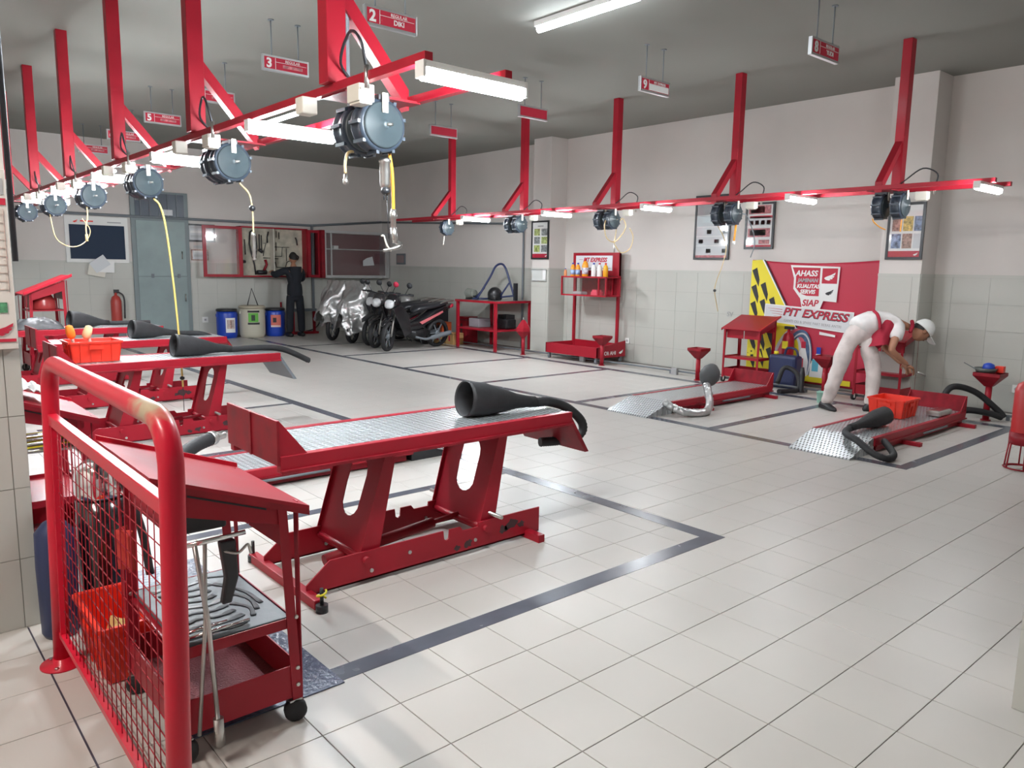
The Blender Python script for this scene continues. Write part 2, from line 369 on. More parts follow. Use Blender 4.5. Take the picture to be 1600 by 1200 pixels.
# ceiling lights
def ceil_light(x, y, lab, m=LEDC):
    root = empty('ceiling_light', (x, y, CH-.05), lab, 'light', 'ceiling battens')
    MB().box(x-.045, x+.045, y-.62, y+.62, CH-.05, CH).build('housing', WHT, root, bevel=.003)
    MB().tube([(x, y-.6, CH-.07), (x, y+.6, CH-.07)], .03, 12).build('diffuser', m, root)
ceil_light(5.1, 4.98, 'long glowing ceiling batten at the top edge of the photo')
ceil_light(-1.0, 2.2, 'added fill light left of the mesh barrier, outside the frame', FILL_LED)  # unseen lamp, added to brighten the floor and barrier at near left
# bay signs
def sign(x, y, num, name, top, label, blank=False):
    W_ = .47; z0, z1 = 3.335, 3.48
    root = empty('bay_sign', (x, y, z0), label, 'sign', 'numbered hanging bay signs')
    MB().box(x, x+W_, y-.018, y+.018, z0, z1).build('frame', ALU, root, bevel=.003)
    o = (x, y-.018, z0)
    flat('face', rect(.018, .02, W_-.018, .125), o, FY, REDP if not blank else REDP, root, .001)
    if not blank:
        text(num, (x+.035, y-.018, z0+.032), FY, .115, WHTP, root, bold=.004, off=.006)
        flat('divider', rect(.125, .022, .129, .123), o, FY, WHTP, root, .004)
        flat('divider', rect(.13, .085, W_-.03, .088), o, FY, WHTP, root, .004)
        if top == 'white': flat('white_panel', rect(.135, .024, W_-.025, .084), o, FY, WHTP, root, .003)
        text('REGULAR' if top != 'white' else 'PIT EXPRESS', (x+.30, y-.018, z0+.093), FY, .035, WHTP, root, align='CENTER')
        if not name and top != 'white': flat('name_bar', rect(.20, .042, .40, .070), o, FY, PINK, root, .004)
        if name: text(name, (x+.30, y-.018, z0+.038), FY, .052, WHTP, root, bold=.001, align='CENTER')
    for dx in (.10, .37):
        MB().tube([(x+dx, y, z1), (x+dx, y, CH)], .006, 6).lathe([(.028, 0), (.028, .008)], (x+dx, y, CH-.008), (0, 0, 1), 10).build('hanger_rod', PIPEM, root)
for k, (n_, nm) in enumerate([('2', 'DIKI'), ('3', ''), ('4', ''), ('5', ''), ('6', ''), ('7', '')]):
    sign(3.14, 5.40+1.885*k, n_, nm, '', 'hanging red and white sign with a %s%s' % (n_, ['', '', ', nearest of the left row', ', second of the left row', ', behind the second post', ', between two posts', ', cut off far left', ', farthest left'][int(n_)]))
sign(6.27, 3.5, '8', 'YUDI', '', 'hanging red bay sign with the number 8')
sign(6.29, 5.35, '9', '', 'white', 'hanging bay sign with the number 9 and a white name field')
sign(6.32, 7.25, '', '', '', 'blank red hanging sign above the post left of sign 9', True)
sign(6.32, 9.12, '', '', '', 'blank red hanging sign farthest back on the right row', True)
# ------------------------------------------------------------ motorcycle lifts
def lift(x0, y0, L, raised, label, mirror=False, mudflap=False):
    """deck from x0 to x0+L (mirror: towards -x), near edge y0, width .55; wheel stop at x0, ramp/flap at the far end"""
    W_ = .55; s = -1 if mirror else 1
    root = empty('motorcycle_lift', (x0, y0, 0), label, 'lift', 'red motorcycle lifts with tread plate decks')
    zd = .70 if raised else .135
    X = lambda a: x0+s*a
    def bx(a, b, c, d, e, f): return MB().box(min(X(a), X(b)), max(X(a), X(b)), y0+c, y0+d, e, f)
    # deck: rails and tread plate
    bx(0, L, -.012, .03, zd-.075, zd).build('side_rail', RED, root, bevel=.003)
    bx(0, L, W_-.03, W_+.012, zd-.075, zd).build('side_rail', RED, root, bevel=.003)
    bx(.0, L, -.028, -.012, zd-.075, zd-.06).build('rail_lip', REDD, root, bevel=.002)
    t0_ = .32 if (not raised and not mirror) else .02
    bx(t0_, L, .03, W_-.03, zd-.02, zd-.004).build('tread_plate', TREAD, root)
    if t0_ > .1: bx(.0, t0_, .03, W_-.03, zd-.02, zd-.002).build('front_plate', RED, root)
    for a in (.25, .8, 1.35): bx(a, a+.05, .03, W_-.03, zd-.07, zd-.02).build('cross_member', REDD, root)
    # wheel stop: upright folded plate across the end with a gusset
    hs = .20
    bx(-.012, 0, -.01, W_+.01, zd-.04, zd+hs-.04).build('wheel_stop', REDD, root, bevel=.002)
    bx(-.018, -.012, W_/2-.01, W_/2+.01, zd-.04, zd+hs-.04).build('stop_seam', REDD, root)
    for yy in (0, W_):
        MB().prism([(0, 0), (.13, 0), (0, hs-.04)], (x0, y0+yy-.003, zd), (s, 0, 0), (0, 0, 1), (0, .006, 0)).build('gusset', RED, root)
    if raised:
        for yy in (.02, W_-.06):      # base beams with notches
            poly = [(.12, .0), (1.57, 0), (1.57, .145), (1.12, .145), (1.12, .12), (1.02, .12), (1.0, .145), (.93, .145), (.925, .10), (.91, .09), (.895, .10), (.89, .145), (.24, .145), (.12, .05)]
            poly = [(p[0], p[1]*1.0+.018) for p in poly]
            MB().prism(poly, (x0, y0+yy, 0), (s, 0, 0), (0, 0, 1), (0, .008, 0)).build('base_beam', RED, root)
            bx(.14, 1.57, yy, yy+.035, .018, .026).build('beam_flange', REDD, root)
            for (px_, pz) in ((.46, .06), (.68, .10), (1.10, .07)): MB().lathe([(.010, 0), (.010, .006)], (X(px_), y0+yy, pz), (0, -1, 0), 8).build('bolt', STEEL, root)
            for (gx, gz, gr) in ((1.36, .10, .045), (1.30, .085, .03), (1.43, .09, .028), (1.05, .06, .03), (.98, .05, .022)):
                if yy < .1: MB().prism([(gx+gr*(.6+.7*RND.random())*math.cos(PI*k/7), gz+gr*.8*(.5+.7*RND.random())*math.sin(PI*k/7)) for k in range(14)], (x0, y0+yy-.0006, 0), (s, 0, 0), (0, 0, 1), (0, .0012, 0)).build('grease_stain', mat('grease', (.05, .018, .022), .5), root)
        for a in (.10, 1.46): bx(a, a+.045, -.10, W_+.09, .0, .045).build('cross_foot', RED, root, bevel=.003)
        for yy in (-.13, W_+.08):
            MB().tube([(X(.12), y0+yy, 0), (X(.12), y0+yy, .035)], .028, 12).tube([(X(.12), y0+yy, .03), (X(.12), y0+yy, .11)], .009, 8).build('levelling_foot', BLKP, root)
            MB().tube([(X(.12)+.02*math.cos(t/3), y0+yy-.0+.02*math.sin(t/3), .06+.002*t) for t in range(20)], .005, 6).build('yellow_cable', YEL, root) if yy < 0 else None
        # legs: plate with long slot plus side flanges
        for (xb, xt) in ((.40, .565), (1.14, 1.285)):
            zb, zt = .10, zd-.07; n = 16
            d = V((s*(xt-xb), 0, zt-zb)); Lh = d.length; d.normalize(); nrm = V((0, 1, 0)).cross(d)
            o = V((X(xb+.018), y0+.05, zb)); wdt = W_-.10
            outer = []; inner = []
            oc = (wdt/2, Lh*.60); rx, ry = .085, .155
            for k in range(n):
                a = 2*PI*k/n; ca, sa = math.cos(a), math.sin(a)
                inner.append((oc[0]+rx*ca, oc[1]+(ry-rx)*(1 if sa > 0 else -1 if sa < 0 else 0)+rx*sa))
                m_ = max(abs(ca), abs(sa)); ex, ey = ca/m_, sa/m_
                outer.append((wdt/2+ex*wdt/2, (Lh/2)+ey*Lh/2))
            vs = []
            for lay in (0, 1):
                for ring in (outer, inner): vs += [o+V((0, 1, 0))*p[0]+d*p[1]+nrm*.006*lay for p in ring]
            fs = []
            for k in range(n):
                k2 = (k+1) % n
                fs += [(k, k2, n+k2, n+k), (2*n+k, 3*n+k, 3*n+k2, 2*n+k2), (n+k, n+k2, 3*n+k2, 3*n+k), (k, 2*n+k, 2*n+k2, k2)]
            lg = MB().add(vs, fs).build('leg', RED, root)
            for yy in (.045, W_-.05):
                MB().prism([(xb, zb), (xb+.11, zb), (xt+.06, zt), (xt, zt)], (x0, y0+yy, 0), (s, 0, 0), (0, 0, 1), (0, .006, 0)).build('leg_flange', RED, lg)
            MB().tube([(X(xb+.03), y0+.0, zb+.02), (X(xb+.03), y0+W_, zb+.02)], .018, 12).build('pivot_tube', RED, lg)
        MB().tube([(X(.34), y0+W_/2, .06), (X(1.0), y0+W_/2, .12)], .03, 12).tube([(X(1.0), y0+W_/2, .12), (X(1.2), y0+W_/2, .14)], .014, 8).build('hydraulic_ram', REDD, root)
        MB().tube([(X(1.22), y0-.06, .19), (X(1.22), y0+W_+.06, .19)], .011, 8).build('lock_pin', STEEL, root)
        # flap folded down
        MB().prism([(0, 0), (.03, 0), (.19, -.24), (.16, -.24)], (X(L-.03), y0+.0, zd-.02), (s, 0, 0), (0, 0, 1), (0, W_, 0)).build('ramp_flap', REDD if not mudflap else PIPEM, root)
    else:
        for yy in (0, W_-.02): bx(.05, L-.05, yy, yy+.02, .012, .07).build('base_beam', REDD, root)
        for a in (.12, 1.45): bx(a, a+.05, -.16, W_+.12, .0, .035).build('cross_foot', RED, root, bevel=.003)
        MB().prism([(0, .0), (0, zd-.003), (.02, zd), (.42, .012), (.42, .0)], (X(L), y0, 0), (s, 0, 0), (0, 0, 1), (0, W_, 0)).build('ramp_flap', TREAD if mirror else BLKP, root)
        MB().tube([(X(.55), y0-.035, .055), (X(1.1), y0-.035, .055)], .010, 8).build('handle_rod', PIPEM, root)
    return root
lift(1.36, 3.10, 1.79, True, 'nearest raised red motorcycle lift with silver tread plate deck')
lift(1.45, 4.98, 1.83, False, 'lowered red lift directly behind the nearest raised one')
lift(1.22, 6.86, 1.83, True, 'raised red lift with the orange crate on its deck', mudflap=True)
lift(1.38, 8.74, 1.87, True, 'fourth lift from the front on the left, raised, black exhaust cone at its end')
lift(1.25, 10.62, 1.87, True, 'farthest lift on the left, raised, holding a black wrinkled bag')
lift(8.65, 2.82, 2.08, False, 'lowered lift on the right with the red crate and steel tray', mirror=True)
lift(8.62, 5.0, 2.0, False, 'lowered lift on the right behind, with the silver hose on its ramp', mirror=True)
# ------------------------------------------------------------ exhaust extraction hoses
def ribbed(path, r_, pitch=.012):
    out = []; rs = []
    P = smoothpath(path, 10); acc = 0
    for i in range(len(P)-1):
        seg = (P[i+1]-P[i]).length; k = max(1, int(seg/(pitch/2)))
        for j in range(k):
            out.append(P[i].lerp(P[i+1], j/k)); rs.append(r_*(1+.06*(1 if len(out) % 2 else -1)))
    out.append(P[-1]); rs.append(r_)
    return out, rs
def horn(mouth, tip, path, label, R0=.10, m=BLK, hm=BLK, r_=.028, group='black exhaust hoses'):
    mouth = V(mouth); tip = V(tip); root = empty('exhaust_hose', mouth-V((0, 0, R0)), label, 'exhaust hose', group)
    d = tip-mouth; L = d.length
    prof = [(R0*.93, .01), (R0, 0), (R0, .03), (R0*.97, L*.25), (R0*.72, L*.5), (R0*.45, L*.72), (r_*1.25, L*.88), (r_*1.2, L)]
    MB().lathe([(R0*.42, L*.7), (R0*.70, L*.48), (R0*.90, L*.2)]+prof, mouth, d, 32).build('cone', m, root)
    pts, rs = ribbed([tip-d.normalized()*.05]+path, r_)
    MB().tube(pts, rs, 12).build('corrugated_hose', hm, root)
    return root
horn((2.56, 3.36, .80), (3.05, 3.31, .74), [(3.06, 3.31, .735), (3.16, 3.30, .73), (3.30, 3.28, .68), (3.42, 3.27, .58), (3.42, 3.28, .50), (3.30, 3.32, .47), (3.15, 3.36, .47)], 'black rubber exhaust cone lying on the nearest raised lift, hose looping off its end')
horn((2.16, 7.1, .80), (2.68, 7.12, .735), [(2.7, 7.12, .73), (3.0, 7.12, .73), (3.2, 7.10, .70), (3.4, 7.05, .60), (3.42, 7.05, .585)], 'black exhaust cone on the lift with the orange crate')
horn((2.32, 9.05, .80), (2.80, 9.1, .735), [(2.85, 9.1, .73), (3.10, 9.1, .71), (3.28, 9.05, .62), (3.36, 9.02, .52), (3.25, 8.95, .5)], 'black exhaust cone on the fourth lift back, hose drooping over its end')
horn((7.22, 3.02, .225), (6.62, 3.06, .175), [(6.6, 3.06, .17), (6.42, 3.0, .165), (6.32, 2.85, .14), (6.28, 2.70, .07), (6.32, 2.60, .035), (6.5, 2.62, .04), (6.68, 2.78, .10)], 'black exhaust cone on the right lift beside the red crate, hose curling round the ramp', R0=.085)
hr = empty('exhaust_hose', (8.7, 3.2, 0), 'black hose arching to the floor behind the right lift', 'exhaust hose', 'black exhaust hoses')
pts, rs = ribbed([(8.72, 3.02, .05), (8.71, 3.05, .25), (8.80, 3.0, .36), (9.0, 2.85, .30), (9.12, 2.66, .12), (9.14, 2.60, .05)], .032); MB().tube(pts, rs, 12).build('corrugated_hose', BLK, hr)
pts, rs = ribbed([(8.72, 2.98, .06), (8.85, 2.86, .12), (9.02, 2.70, .09), (9.12, 2.62, .05)], .032); MB().tube(pts, rs, 12).build('corrugated_hose', BLK, hr)
sv = empty('exhaust_hose', (6.9, 4.8, 0), 'silver foil covered hose with dark grey bulb on the right hand lift', 'exhaust hose', 'silver exhaust hose')
pts, rs = ribbed([(6.52, 5.03, .13), (6.52, 4.90, .09), (6.60, 4.80, .05), (6.82, 4.72, .04), (7.02, 4.80, .10), (7.12, 4.90, .21), (7.2, 4.98, .28)], .042, .03)
MB().tube([p+V((RND.uniform(-.006, .006), RND.uniform(-.006, .006), RND.uniform(-.004, .006))) for p in pts], rs, 12).build('foil_hose', TARP, sv)
MB().lathe([(.045, -.02), (.05, 0), (.09, .05), (.115, .12), (.10, .2), (.06, .26), (.01, .29)], (7.2, 4.98, .28), (.5, .15, .45), 24).build('bulb', mat('grey_rubber', (.05, .052, .055), .6), sv)
bh = empty('exhaust_hose', (1.0, 5.2, 0), 'black corrugated hose end with steel clamp between the two nearest left lifts', 'exhaust hose', 'black exhaust hoses')
pts, rs = ribbed([(1.40, 4.93, .05), (1.44, 4.95, .18), (1.55, 5.05, .28), (1.68, 5.15, .32), (1.80, 5.24, .33)], .045, .04); MB().tube(pts, rs, 14).build('corrugated_hose', BLK, bh)
MB().tube([(1.80, 5.24, .33), (1.84, 5.27, .33)], .05, 14).tube([(1.84, 5.27, .33), (1.93, 5.33, .33)], .03, 12).build('hose_clamp', STEEL, bh)
# ------------------------------------------------------------ tool carts
def cart(x, y, label, rot=False, tray=True, casters=True):
    """x,y = near, low-side corner is at x+.40; lid falls towards +x"""
    W_, D_ = .40, .56
    root = empty('tool_cart', (x+W_/2, y+D_/2, 0), label, 'cart', 'red tool carts with sloping lids')
    zl = lambda a: .895-.36*a            # underside of the lid
    for (a, ta) in ((0, .02), (W_-.03, W_-.065)):
        for yy in (0, D_-.03):
            z1 = zl(ta)-.01
            MB().prism([(a, .07), (a+.035, .07), (ta+.03, z1), (ta, z1)], (x, y+yy, 0), (1, 0, 0), (0, 0, 1), (0, .004, 0)).prism([(0, .07), (.03, .07), (.03, z1), (0, z1)], (x+a+(.031 if a else 0), y+yy, 0), (0, 1, 0), (0, 0, 1), (.004+0*(ta-a), 0, 0)).build('leg', RED, root)
            for zz in (.13, .19, .37): MB().lathe([(.008, 0), (.006, .005)], (x+a+.018, y+yy, zz), (0, -1, 0), 8).build('bolt', STEEL, root)
    # lid with rims
    def slp(a0, a1, y0_, y1_, h0, h1, nm, m): 
        return MB().prism([(a0, zl(a0)+h0), (a1, zl(a1)+h0), (a1, zl(a1)+h1), (a0, zl(a0)+h1)], (x, y+y0_, 0), (1, 0, 0), (0, 0, 1), (0, y1_-y0_, 0)).build(nm, m, root)
    slp(-.05, W_+.03, -.03, D_+.03, 0, .012, 'lid', RED)
    slp(-.05, W_+.03, D_+.018, D_+.03, .012, .028, 'lid_rim', REDB)
    slp(-.05, W_+.03, -.03, -.024, -.02, .0, 'lid_rim', REDD)
    # side panels under the lid
    for yy in (.006, D_-.01):
        MB().prism([(.02, zl(.02)-.10), (W_-.05, zl(W_-.05)-.075), (W_-.045, zl(W_-.045)-.006), (.02, zl(.02)-.006)], (x, y+yy, 0), (1, 0, 0), (0, 0, 1), (0, .004, 0)).build('side_panel', RED, root)
        MB().prism([(.06, zl(.06)-.034), (.30, zl(.30)-.034), (.30, zl(.30)-.028), (.06, zl(.06)-.028)], (x, y+yy-.002, 0), (1, 0, 0), (0, 0, 1), (0, .002, 0)).build('slot', BLKPR, root)
    for k in range(2):
        MB().box(x+W_-.05, x+W_-.044, y+.02+k*(D_/2-.005), y+.01+(k+1)*(D_/2-.01), zl(W_-.05)-.15, zl(W_-.05)-.01).build('front_panel', RED, root)
    MB().box(x+.03, x+.036, y+.02, y+D_-.02, .70, .84).build('back_panel', RED, root)
    # tool shelf, lower tray
    MB().box(x+.015, x+W_-.02, y+.01, y+D_-.01, .345, .352).box(x+.01, x+W_-.015, y+.005, y+.009, .335, .37).box(x+.01, x+W_-.015, y+D_-.009, y+D_-.005, .335, .37).box(x+W_-.022, x+W_-.018, y+.005, y+D_-.005, .335, .37).build('middle_shelf', RED, root)
    MB().box(x+.005, x+W_-.004, y+.005, y+.009, .085, .20).box(x+.005, x+W_-.004, y+D_-.009, y+D_-.005, .085, .20).box(x+W_-.008, x+W_-.004, y+.005, y+D_-.005, .085, .20).box(x+.004, x+.008, y+.005, y+D_-.005, .085, .20).build('lower_tray', RED, root)
    MB().box(x+.01, x+W_-.01, y+.01, y+D_-.01, .09, .096).build('tray_floor', mat('expanded_metal', (.22, .06, .07), .5, .5, bump=1, bscale=160), root)
    if casters:
        for a in (.02, W_-.02):
            for yy in (.02, D_-.03):
                q = MB().box(x+a-.022, x+a+.022, y+yy-.022, y+yy+.022, .072, .078).box(x+a-.02, x+a-.016, y+yy-.018, y+yy+.018, .03, .074).box(x+a+.016, x+a+.02, y+yy-.018, y+yy+.018, .03, .074).build('caster', STEEL, root)
                MB().lathe([(.01, -.015), (.030, -.016), (.038, -.011), (.038, .011), (.030, .016), (.01, .015)], (x+a, y+yy-.012, .038), (.3, 1, 0), 18).build('wheel', BLK, q)
    return root
c1 = cart(.65, 2.27, 'nearest red tool cart with sloping lid behind the mesh barrier')
c2 = cart(.47, 4.2, 'red tool cart with a white cloth on its lid behind the pillar')
def place(src, x, y, rot, label):
    c = copy_tree(src); c.location = (x, y, 0); c.rotation_euler = (0, 0, rot); c['label'] = label; return c
place(c1, 9.40, 5.84, PI, 'red tool cart before the striped end of the banner')
place(c1, 9.40, 3.98, PI, 'red tool cart behind the bending mechanic')
pc5 = place(c1, 2.02, 12.1, PI, 'tall red tool stand holding a red helmet, at the far left'); pc5.scale = (1.2, 1.1, 1.44)
MB().box(1.80, 2.24, 11.85, 12.35, .855, .87).build('upper_shelf', RED, tag(empty('shelf_stand', (2.02, 12.1, 0)), 'red shelf plank across the tall far stand', 'shelf'))
# tools in the foam tray of the nearest cart
tr = empty('foam_tool_tray', (.85, 2.55, .353), 'black foam tool tray on the middle shelf of the nearest cart', 'tray')
MB().box(.68, 1.022, 2.285, 2.815, .353, .372).build('foam', mat('foam_grey', (.075, .088, .098), .5, bump=.2, bscale=20), tr, bevel=.004)
for i in range(9):
    yy = 2.33+.052*i
    P = smoothpath([(.72+RND.uniform(0, .02), yy, .375), (.78, yy+.012, .377), (.84, yy-.008, .377), (.885+RND.uniform(0, .03), yy+.01, .375)], 4)
    q = MB().tube(P, [.012]*3+[.008]*(len(P)-6)+[.013]*3, 8)
    for v in q.v: v.z = .3735+(v.z-.3735)*.12
    q.build('recess', BLKPR if i % 4 else LGRYD, tr)
for i, (a, b) in enumerate([((.92, 2.70), (.99, 2.44)), ((.93, 2.60), (.96, 2.40)), ((.90, 2.78), (.99, 2.72)), ((.91, 2.5), (.93, 2.36))]):
    P = smoothpath([(a[0], a[1], .3745), ((a[0]+b[0])/2+.025, (a[1]+b[1])/2, .3755), (b[0], b[1], .3745)], 5)
    q = MB().tube(P, [.013, .012]+[.008]*(len(P)-4)+[.010, .009], 8)
    for v in q.v: v.z = .3735+(v.z-.3735)*.12
    q.build('recess', BLKPR, tr)
for i, (xa, xb, yy) in enumerate([(.70, .90, 2.31), (.69, .84, 2.345)]):
    tag(MB().tube([(xa, yy, .383), (xb, yy+.01, .383)], .006, 8).lathe([(.010, 0), (.010, .03)], (xa, yy, .383), (-1, 0, 0), 8).build('wrench', CHROME), ['long chrome wrench along the near edge of the foam tray', 'short chrome wrench in the near corner of the foam tray'][i], 'wrench')
# T-handle and long lever hanging at the cart front
th = empty('t_wrench', (.72, 2.2, .7), 'steel T-handle wrench hanging at the near end of the nearest cart', 'wrench')
MB().tube([(.66, 2.235, .705), (.86, 2.225, .715)], .008, 8).build('cross_bar', CHROME, th)
MB().tube([(.71, 2.232, .71), (.735, 2.215, .46), (.75, 2.21, .12)], .0075, 8).build('shaft', STEEL, th)
MB().tube([(.75, 2.21, .15), (.752, 2.209, .06)], .016, 8).build('socket', STEEL, th)
t2 = empty('lever_bar', (.74, 2.24, .7), 'thin steel bar crossing the T-handle at the nearest cart', 'wrench')
MB().tube([(.745, 2.245, .70), (.735, 2.24, .46), (.70, 2.235, .10)], .0065, 8).build('bar', STEEL, t2)
gl_ = empty('air_impact_gun', (.82, 2.24, .62), 'black pliers and air gun hanging under the lid of the nearest cart', 'tool')
MB().prism([(0, 0), (.05, 0), (.055, -.12), (.03, -.20), (0, -.20), (.015, -.12)], (.79, 2.245, .69), (1, 0, 0), (0, 0, 1), (0, .03, 0)).build('handle', BLKP, gl_, bevel=.006)
MB().prism([(0, 0), (.16, 0), (.16, .07), (0, .10)], (.67, 2.29, .72), (1, 0, 0), (0, 0, 1), (0, .05, 0)).build('gun_body', BLKP, gl_, bevel=.008)
MB().tube(smoothpath([(.80, 2.25, .66), (.84, 2.235, .65), (.87, 2.235, .67), (.88, 2.235, .64)], 5), .005, 6).build('trigger_wire', STEEL, gl_)
tag(MB().add([(.70, 2.38, .001), (1.27, 2.38, .001), (1.25, 3.95, .001), (.72, 3.95, .001), (.70, 2.38, .005), (1.27, 2.38, .005), (1.25, 3.95, .005), (.72, 3.95, .005)], [(0, 1, 2, 3), (4, 5, 6, 7), (0, 1, 5, 4), (1, 2, 6, 5), (2, 3, 7, 6), (3, 0, 4, 7)]).build('floor_mat', mat('blue_grey_mat', (.075, .095, .15), .3, bump=.7, bscale=45)), 'dark blue patterned mat on the floor under the nearest cart', 'mat')
# ------------------------------------------------------------ mesh barrier in the foreground
gb = empty('mesh_barrier', (.51, 2.5, 0), 'glossy red tubular barrier with wire mesh in the foreground', 'barrier')
xg, ya, yb_, zt_ = .505, 3.18, 1.80, 1.165
lean = .028/1.165
def gp(y, z): return (xg+lean*z, y, z)
rc = .12
P = [gp(ya, 0), gp(ya, .5), gp(ya, zt_-rc)]+[gp(ya-rc+rc*math.cos(a), zt_-rc+rc*math.sin(a)) for a in [PI/2*k/8 for k in range(1, 9)]]+[gp(yb_+rc-rc*math.sin(a), zt_-rc+rc*math.cos(a)) for a in [PI/2*k/8 for k in range(9)]]+[gp(yb_, .5), gp(yb_, 0)]
WORN = REDB.copy(); WORN.name = 'worn_red_tube'; nt = WORN.node_tree; bs = nt.nodes['Principled BSDF']; lk = bs.inputs['Base Color'].links[0].from_socket
gp_ = nt.nodes.new('ShaderNodeNewGeometry'); ds = nt.nodes.new('ShaderNodeVectorMath'); ds.operation = 'DISTANCE'; ds.inputs[1].default_value = (.535, 1.93, 1.225)
nz = nt.nodes.new('ShaderNodeTexNoise'); nz.inputs['Scale'].default_value = 26; nt.links.new(gp_.outputs['Position'], nz.inputs['Vector']); nt.links.new(gp_.outputs['Position'], ds.inputs[0])
m1 = nt.nodes.new('ShaderNodeMath'); m1.operation = 'MULTIPLY_ADD'; m1.inputs[1].default_value = .14; nt.links.new(nz.outputs['Fac'], m1.inputs[0]); nt.links.new(ds.outputs['Value'], m1.inputs[2])
m2 = nt.nodes.new('ShaderNodeMapRange'); m2.inputs['From Min'].default_value = .115; m2.inputs['From Max'].default_value = .20; m2.inputs['To Min'].default_value = 1; m2.inputs['To Max'].default_value = 0; nt.links.new(m1.outputs[0], m2.inputs['Value'])
cm_ = nt.nodes.new('ShaderNodeMix'); cm_.data_type = 'RGBA'; cm_.inputs[7].default_value = (.42, .33, .22, 1); nt.links.new(m2.outputs[0], cm_.inputs[0]); nt.links.new(lk, cm_.inputs[6]); nt.links.new(cm_.outputs[2], bs.inputs['Base Color'])
MB().tube(P, .029, 24).build('tube_frame', WORN, gb)
for y in (ya, yb_): MB().lathe([(.075, 0), (.075, .006), (.032, .010), (.031, .03)], (xg, y, 0), (0, 0, 1), 28).build('foot_flange', REDB, gb)
for y in (ya, yb_):
    for a in (0, 2.1, 4.2): MB().lathe([(.008, 0), (.007, .006)], (xg+.055*math.cos(a), y+.055*math.sin(a), .008), (0, 0, 1), 8).build('flange_bolt', STEEL, gb)
MB().bar(gp(ya, .955), gp(yb_, .955), .03, .04).build('mid_rail', REDB, gb, bevel=.003)
MB().bar(gp(ya, .13), gp(yb_, .13), .022, .022).build('mesh_frame', REDB, gb)
for y in (ya-.045, yb_+.04): MB().bar(gp(y, .13), gp(y, .94), .02, .02, (0, 1, 0)).build('mesh_frame', REDB, gb)
ny = 24
for k in range(1, ny): 
    y = ya-.045+(yb_+.04-ya+.045)*k/ny
    MB().tube([gp(y, .14), gp(y, .94)], .0017, 5).build('mesh_wire', RED, gb)
for k in range(1, 16): MB().tube([(gp(ya-.045, .13+.0506*k)[0]+.004, ya-.045, .13+.0506*k), (gp(0, .13+.0506*k)[0]+.004, yb_+.04, .13+.0506*k)], .0017, 5).build('mesh_wire', RED, gb)
# ------------------------------------------------------------ hoses and air tools under the reels
def hang(loc, label, cat='air hose'): return empty('air_hose', loc, label, cat, 'air hoses hanging from the reels')
h = hang((2.03, 3.33, 2.06), 'orange air hose with silver air gun under the big near reel')
MB().tube(smoothpath([(2.07, 3.33, 2.07), (2.085, 3.33, 1.98), (2.09, 3.33, 1.85), (2.09, 3.33, 1.80)]), .0085, 8).build('hose', OHOSE, h)
MB().lathe([(.010, 0), (.014, .01), (.014, .04), (.018, .045), (.018, .07), (.014, .075), (.012, .09)], (2.09, 3.33, 1.715), (0, 0, 1), 12).build('coupler', STEEL, h)
MB().tube([(2.09, 3.33, 1.715), (2.10, 3.33, 1.64)], [.016, .014], 10).build('gun_handle', STEEL, h)
MB().tube(smoothpath([(2.10, 3.33, 1.65), (2.13, 3.33, 1.63), (2.10, 3.33, 1.615), (2.03, 3.33, 1.60)], 4), [.012]*9+[.008]*4, 8).build('gun_nozzle', STEEL, h)
MB().tube(smoothpath([(2.075, 3.33, 1.60), (2.05, 3.33, 1.63), (2.035, 3.33, 1.67), (2.02, 3.33, 1.672)], 4), .005, 8).build('trigger', CREAM, h)
d = empty('air_drill', (2.045, 3.33, 2.0), 'silver pneumatic tool hanging beside the orange hose under the big near reel', 'tool')
MB().lathe([(.012, 0), (.024, .012), (.026, .02), (.026, .07), (.028, .075), (.026, .12), (.03, .125), (.03, .135), (.02, .15)], (2.045, 3.33, 1.90), (0, 0, 1), 14).build('body', STEEL, d)
MB().lathe([(.018, 0), (.024, .012), (.02, .03)], (2.047, 3.33, 1.875), (0, 0, 1), 12).build('collar', BLKP, d)
for dx in (-.008, .008): MB().tube([(2.047+dx, 3.33, 1.88), (2.047+dx, 3.33, 1.845)], .004, 6).build('prong', BLKP, d)
MB().tube([(2.055, 3.33, 1.85), (2.062, 3.33, 1.66)], .002, 5).build('cord', BLKP, d)
h = hang((1.9, 3.5, 2.06), 'short tan hose with a steel coupling at the left of the big near reel')
MB().tube(smoothpath([(1.965, 3.48, 2.085), (1.92, 3.47, 2.07), (1.90, 3.46, 2.02), (1.895, 3.45, 1.97)]), .007, 8).build('hose', YHOSE, h)
MB().lathe([(.008, 0), (.013, .008), (.013, .025), (.009, .03), (.009, .05)], (1.895, 3.45, 1.915), (0, 0, 1), 10).build('coupler', STEEL, h)
h = hang((2.04, 5.2, 2.06), 'thin tan hose with a black stop ball and spring coupling, second left reel')
MB().tube(smoothpath([(2.06, 5.2, 2.06), (2.12, 5.2, 2.0), (2.14, 5.2, 1.93), (2.145, 5.2, 1.85), (2.145, 5.2, 1.73)]), .006, 8).build('hose', YHOSE, h)
MB().lathe([(.004, -.022), (.02, -.01), (.022, 0), (.02, .01), (.004, .022)], (2.143, 5.2, 1.90), (0, 0, 1), 14).build('stop_ball', BLKP, h)
MB().lathe([(.011, 0), (.013, .01), (.010, .02), (.013, .03), (.011, .06), (.014, .07), (.010, .10), (.013, .12), (.011, .16), (.014, .17), (.009, .19)], (2.145, 5.2, 1.55), (0, 0, 1), 10).build('coupler', STEEL, h)
h = hang((2.05, 7.09, 2.06), 'long yellow hose dropping from the third left reel nearly to the floor')
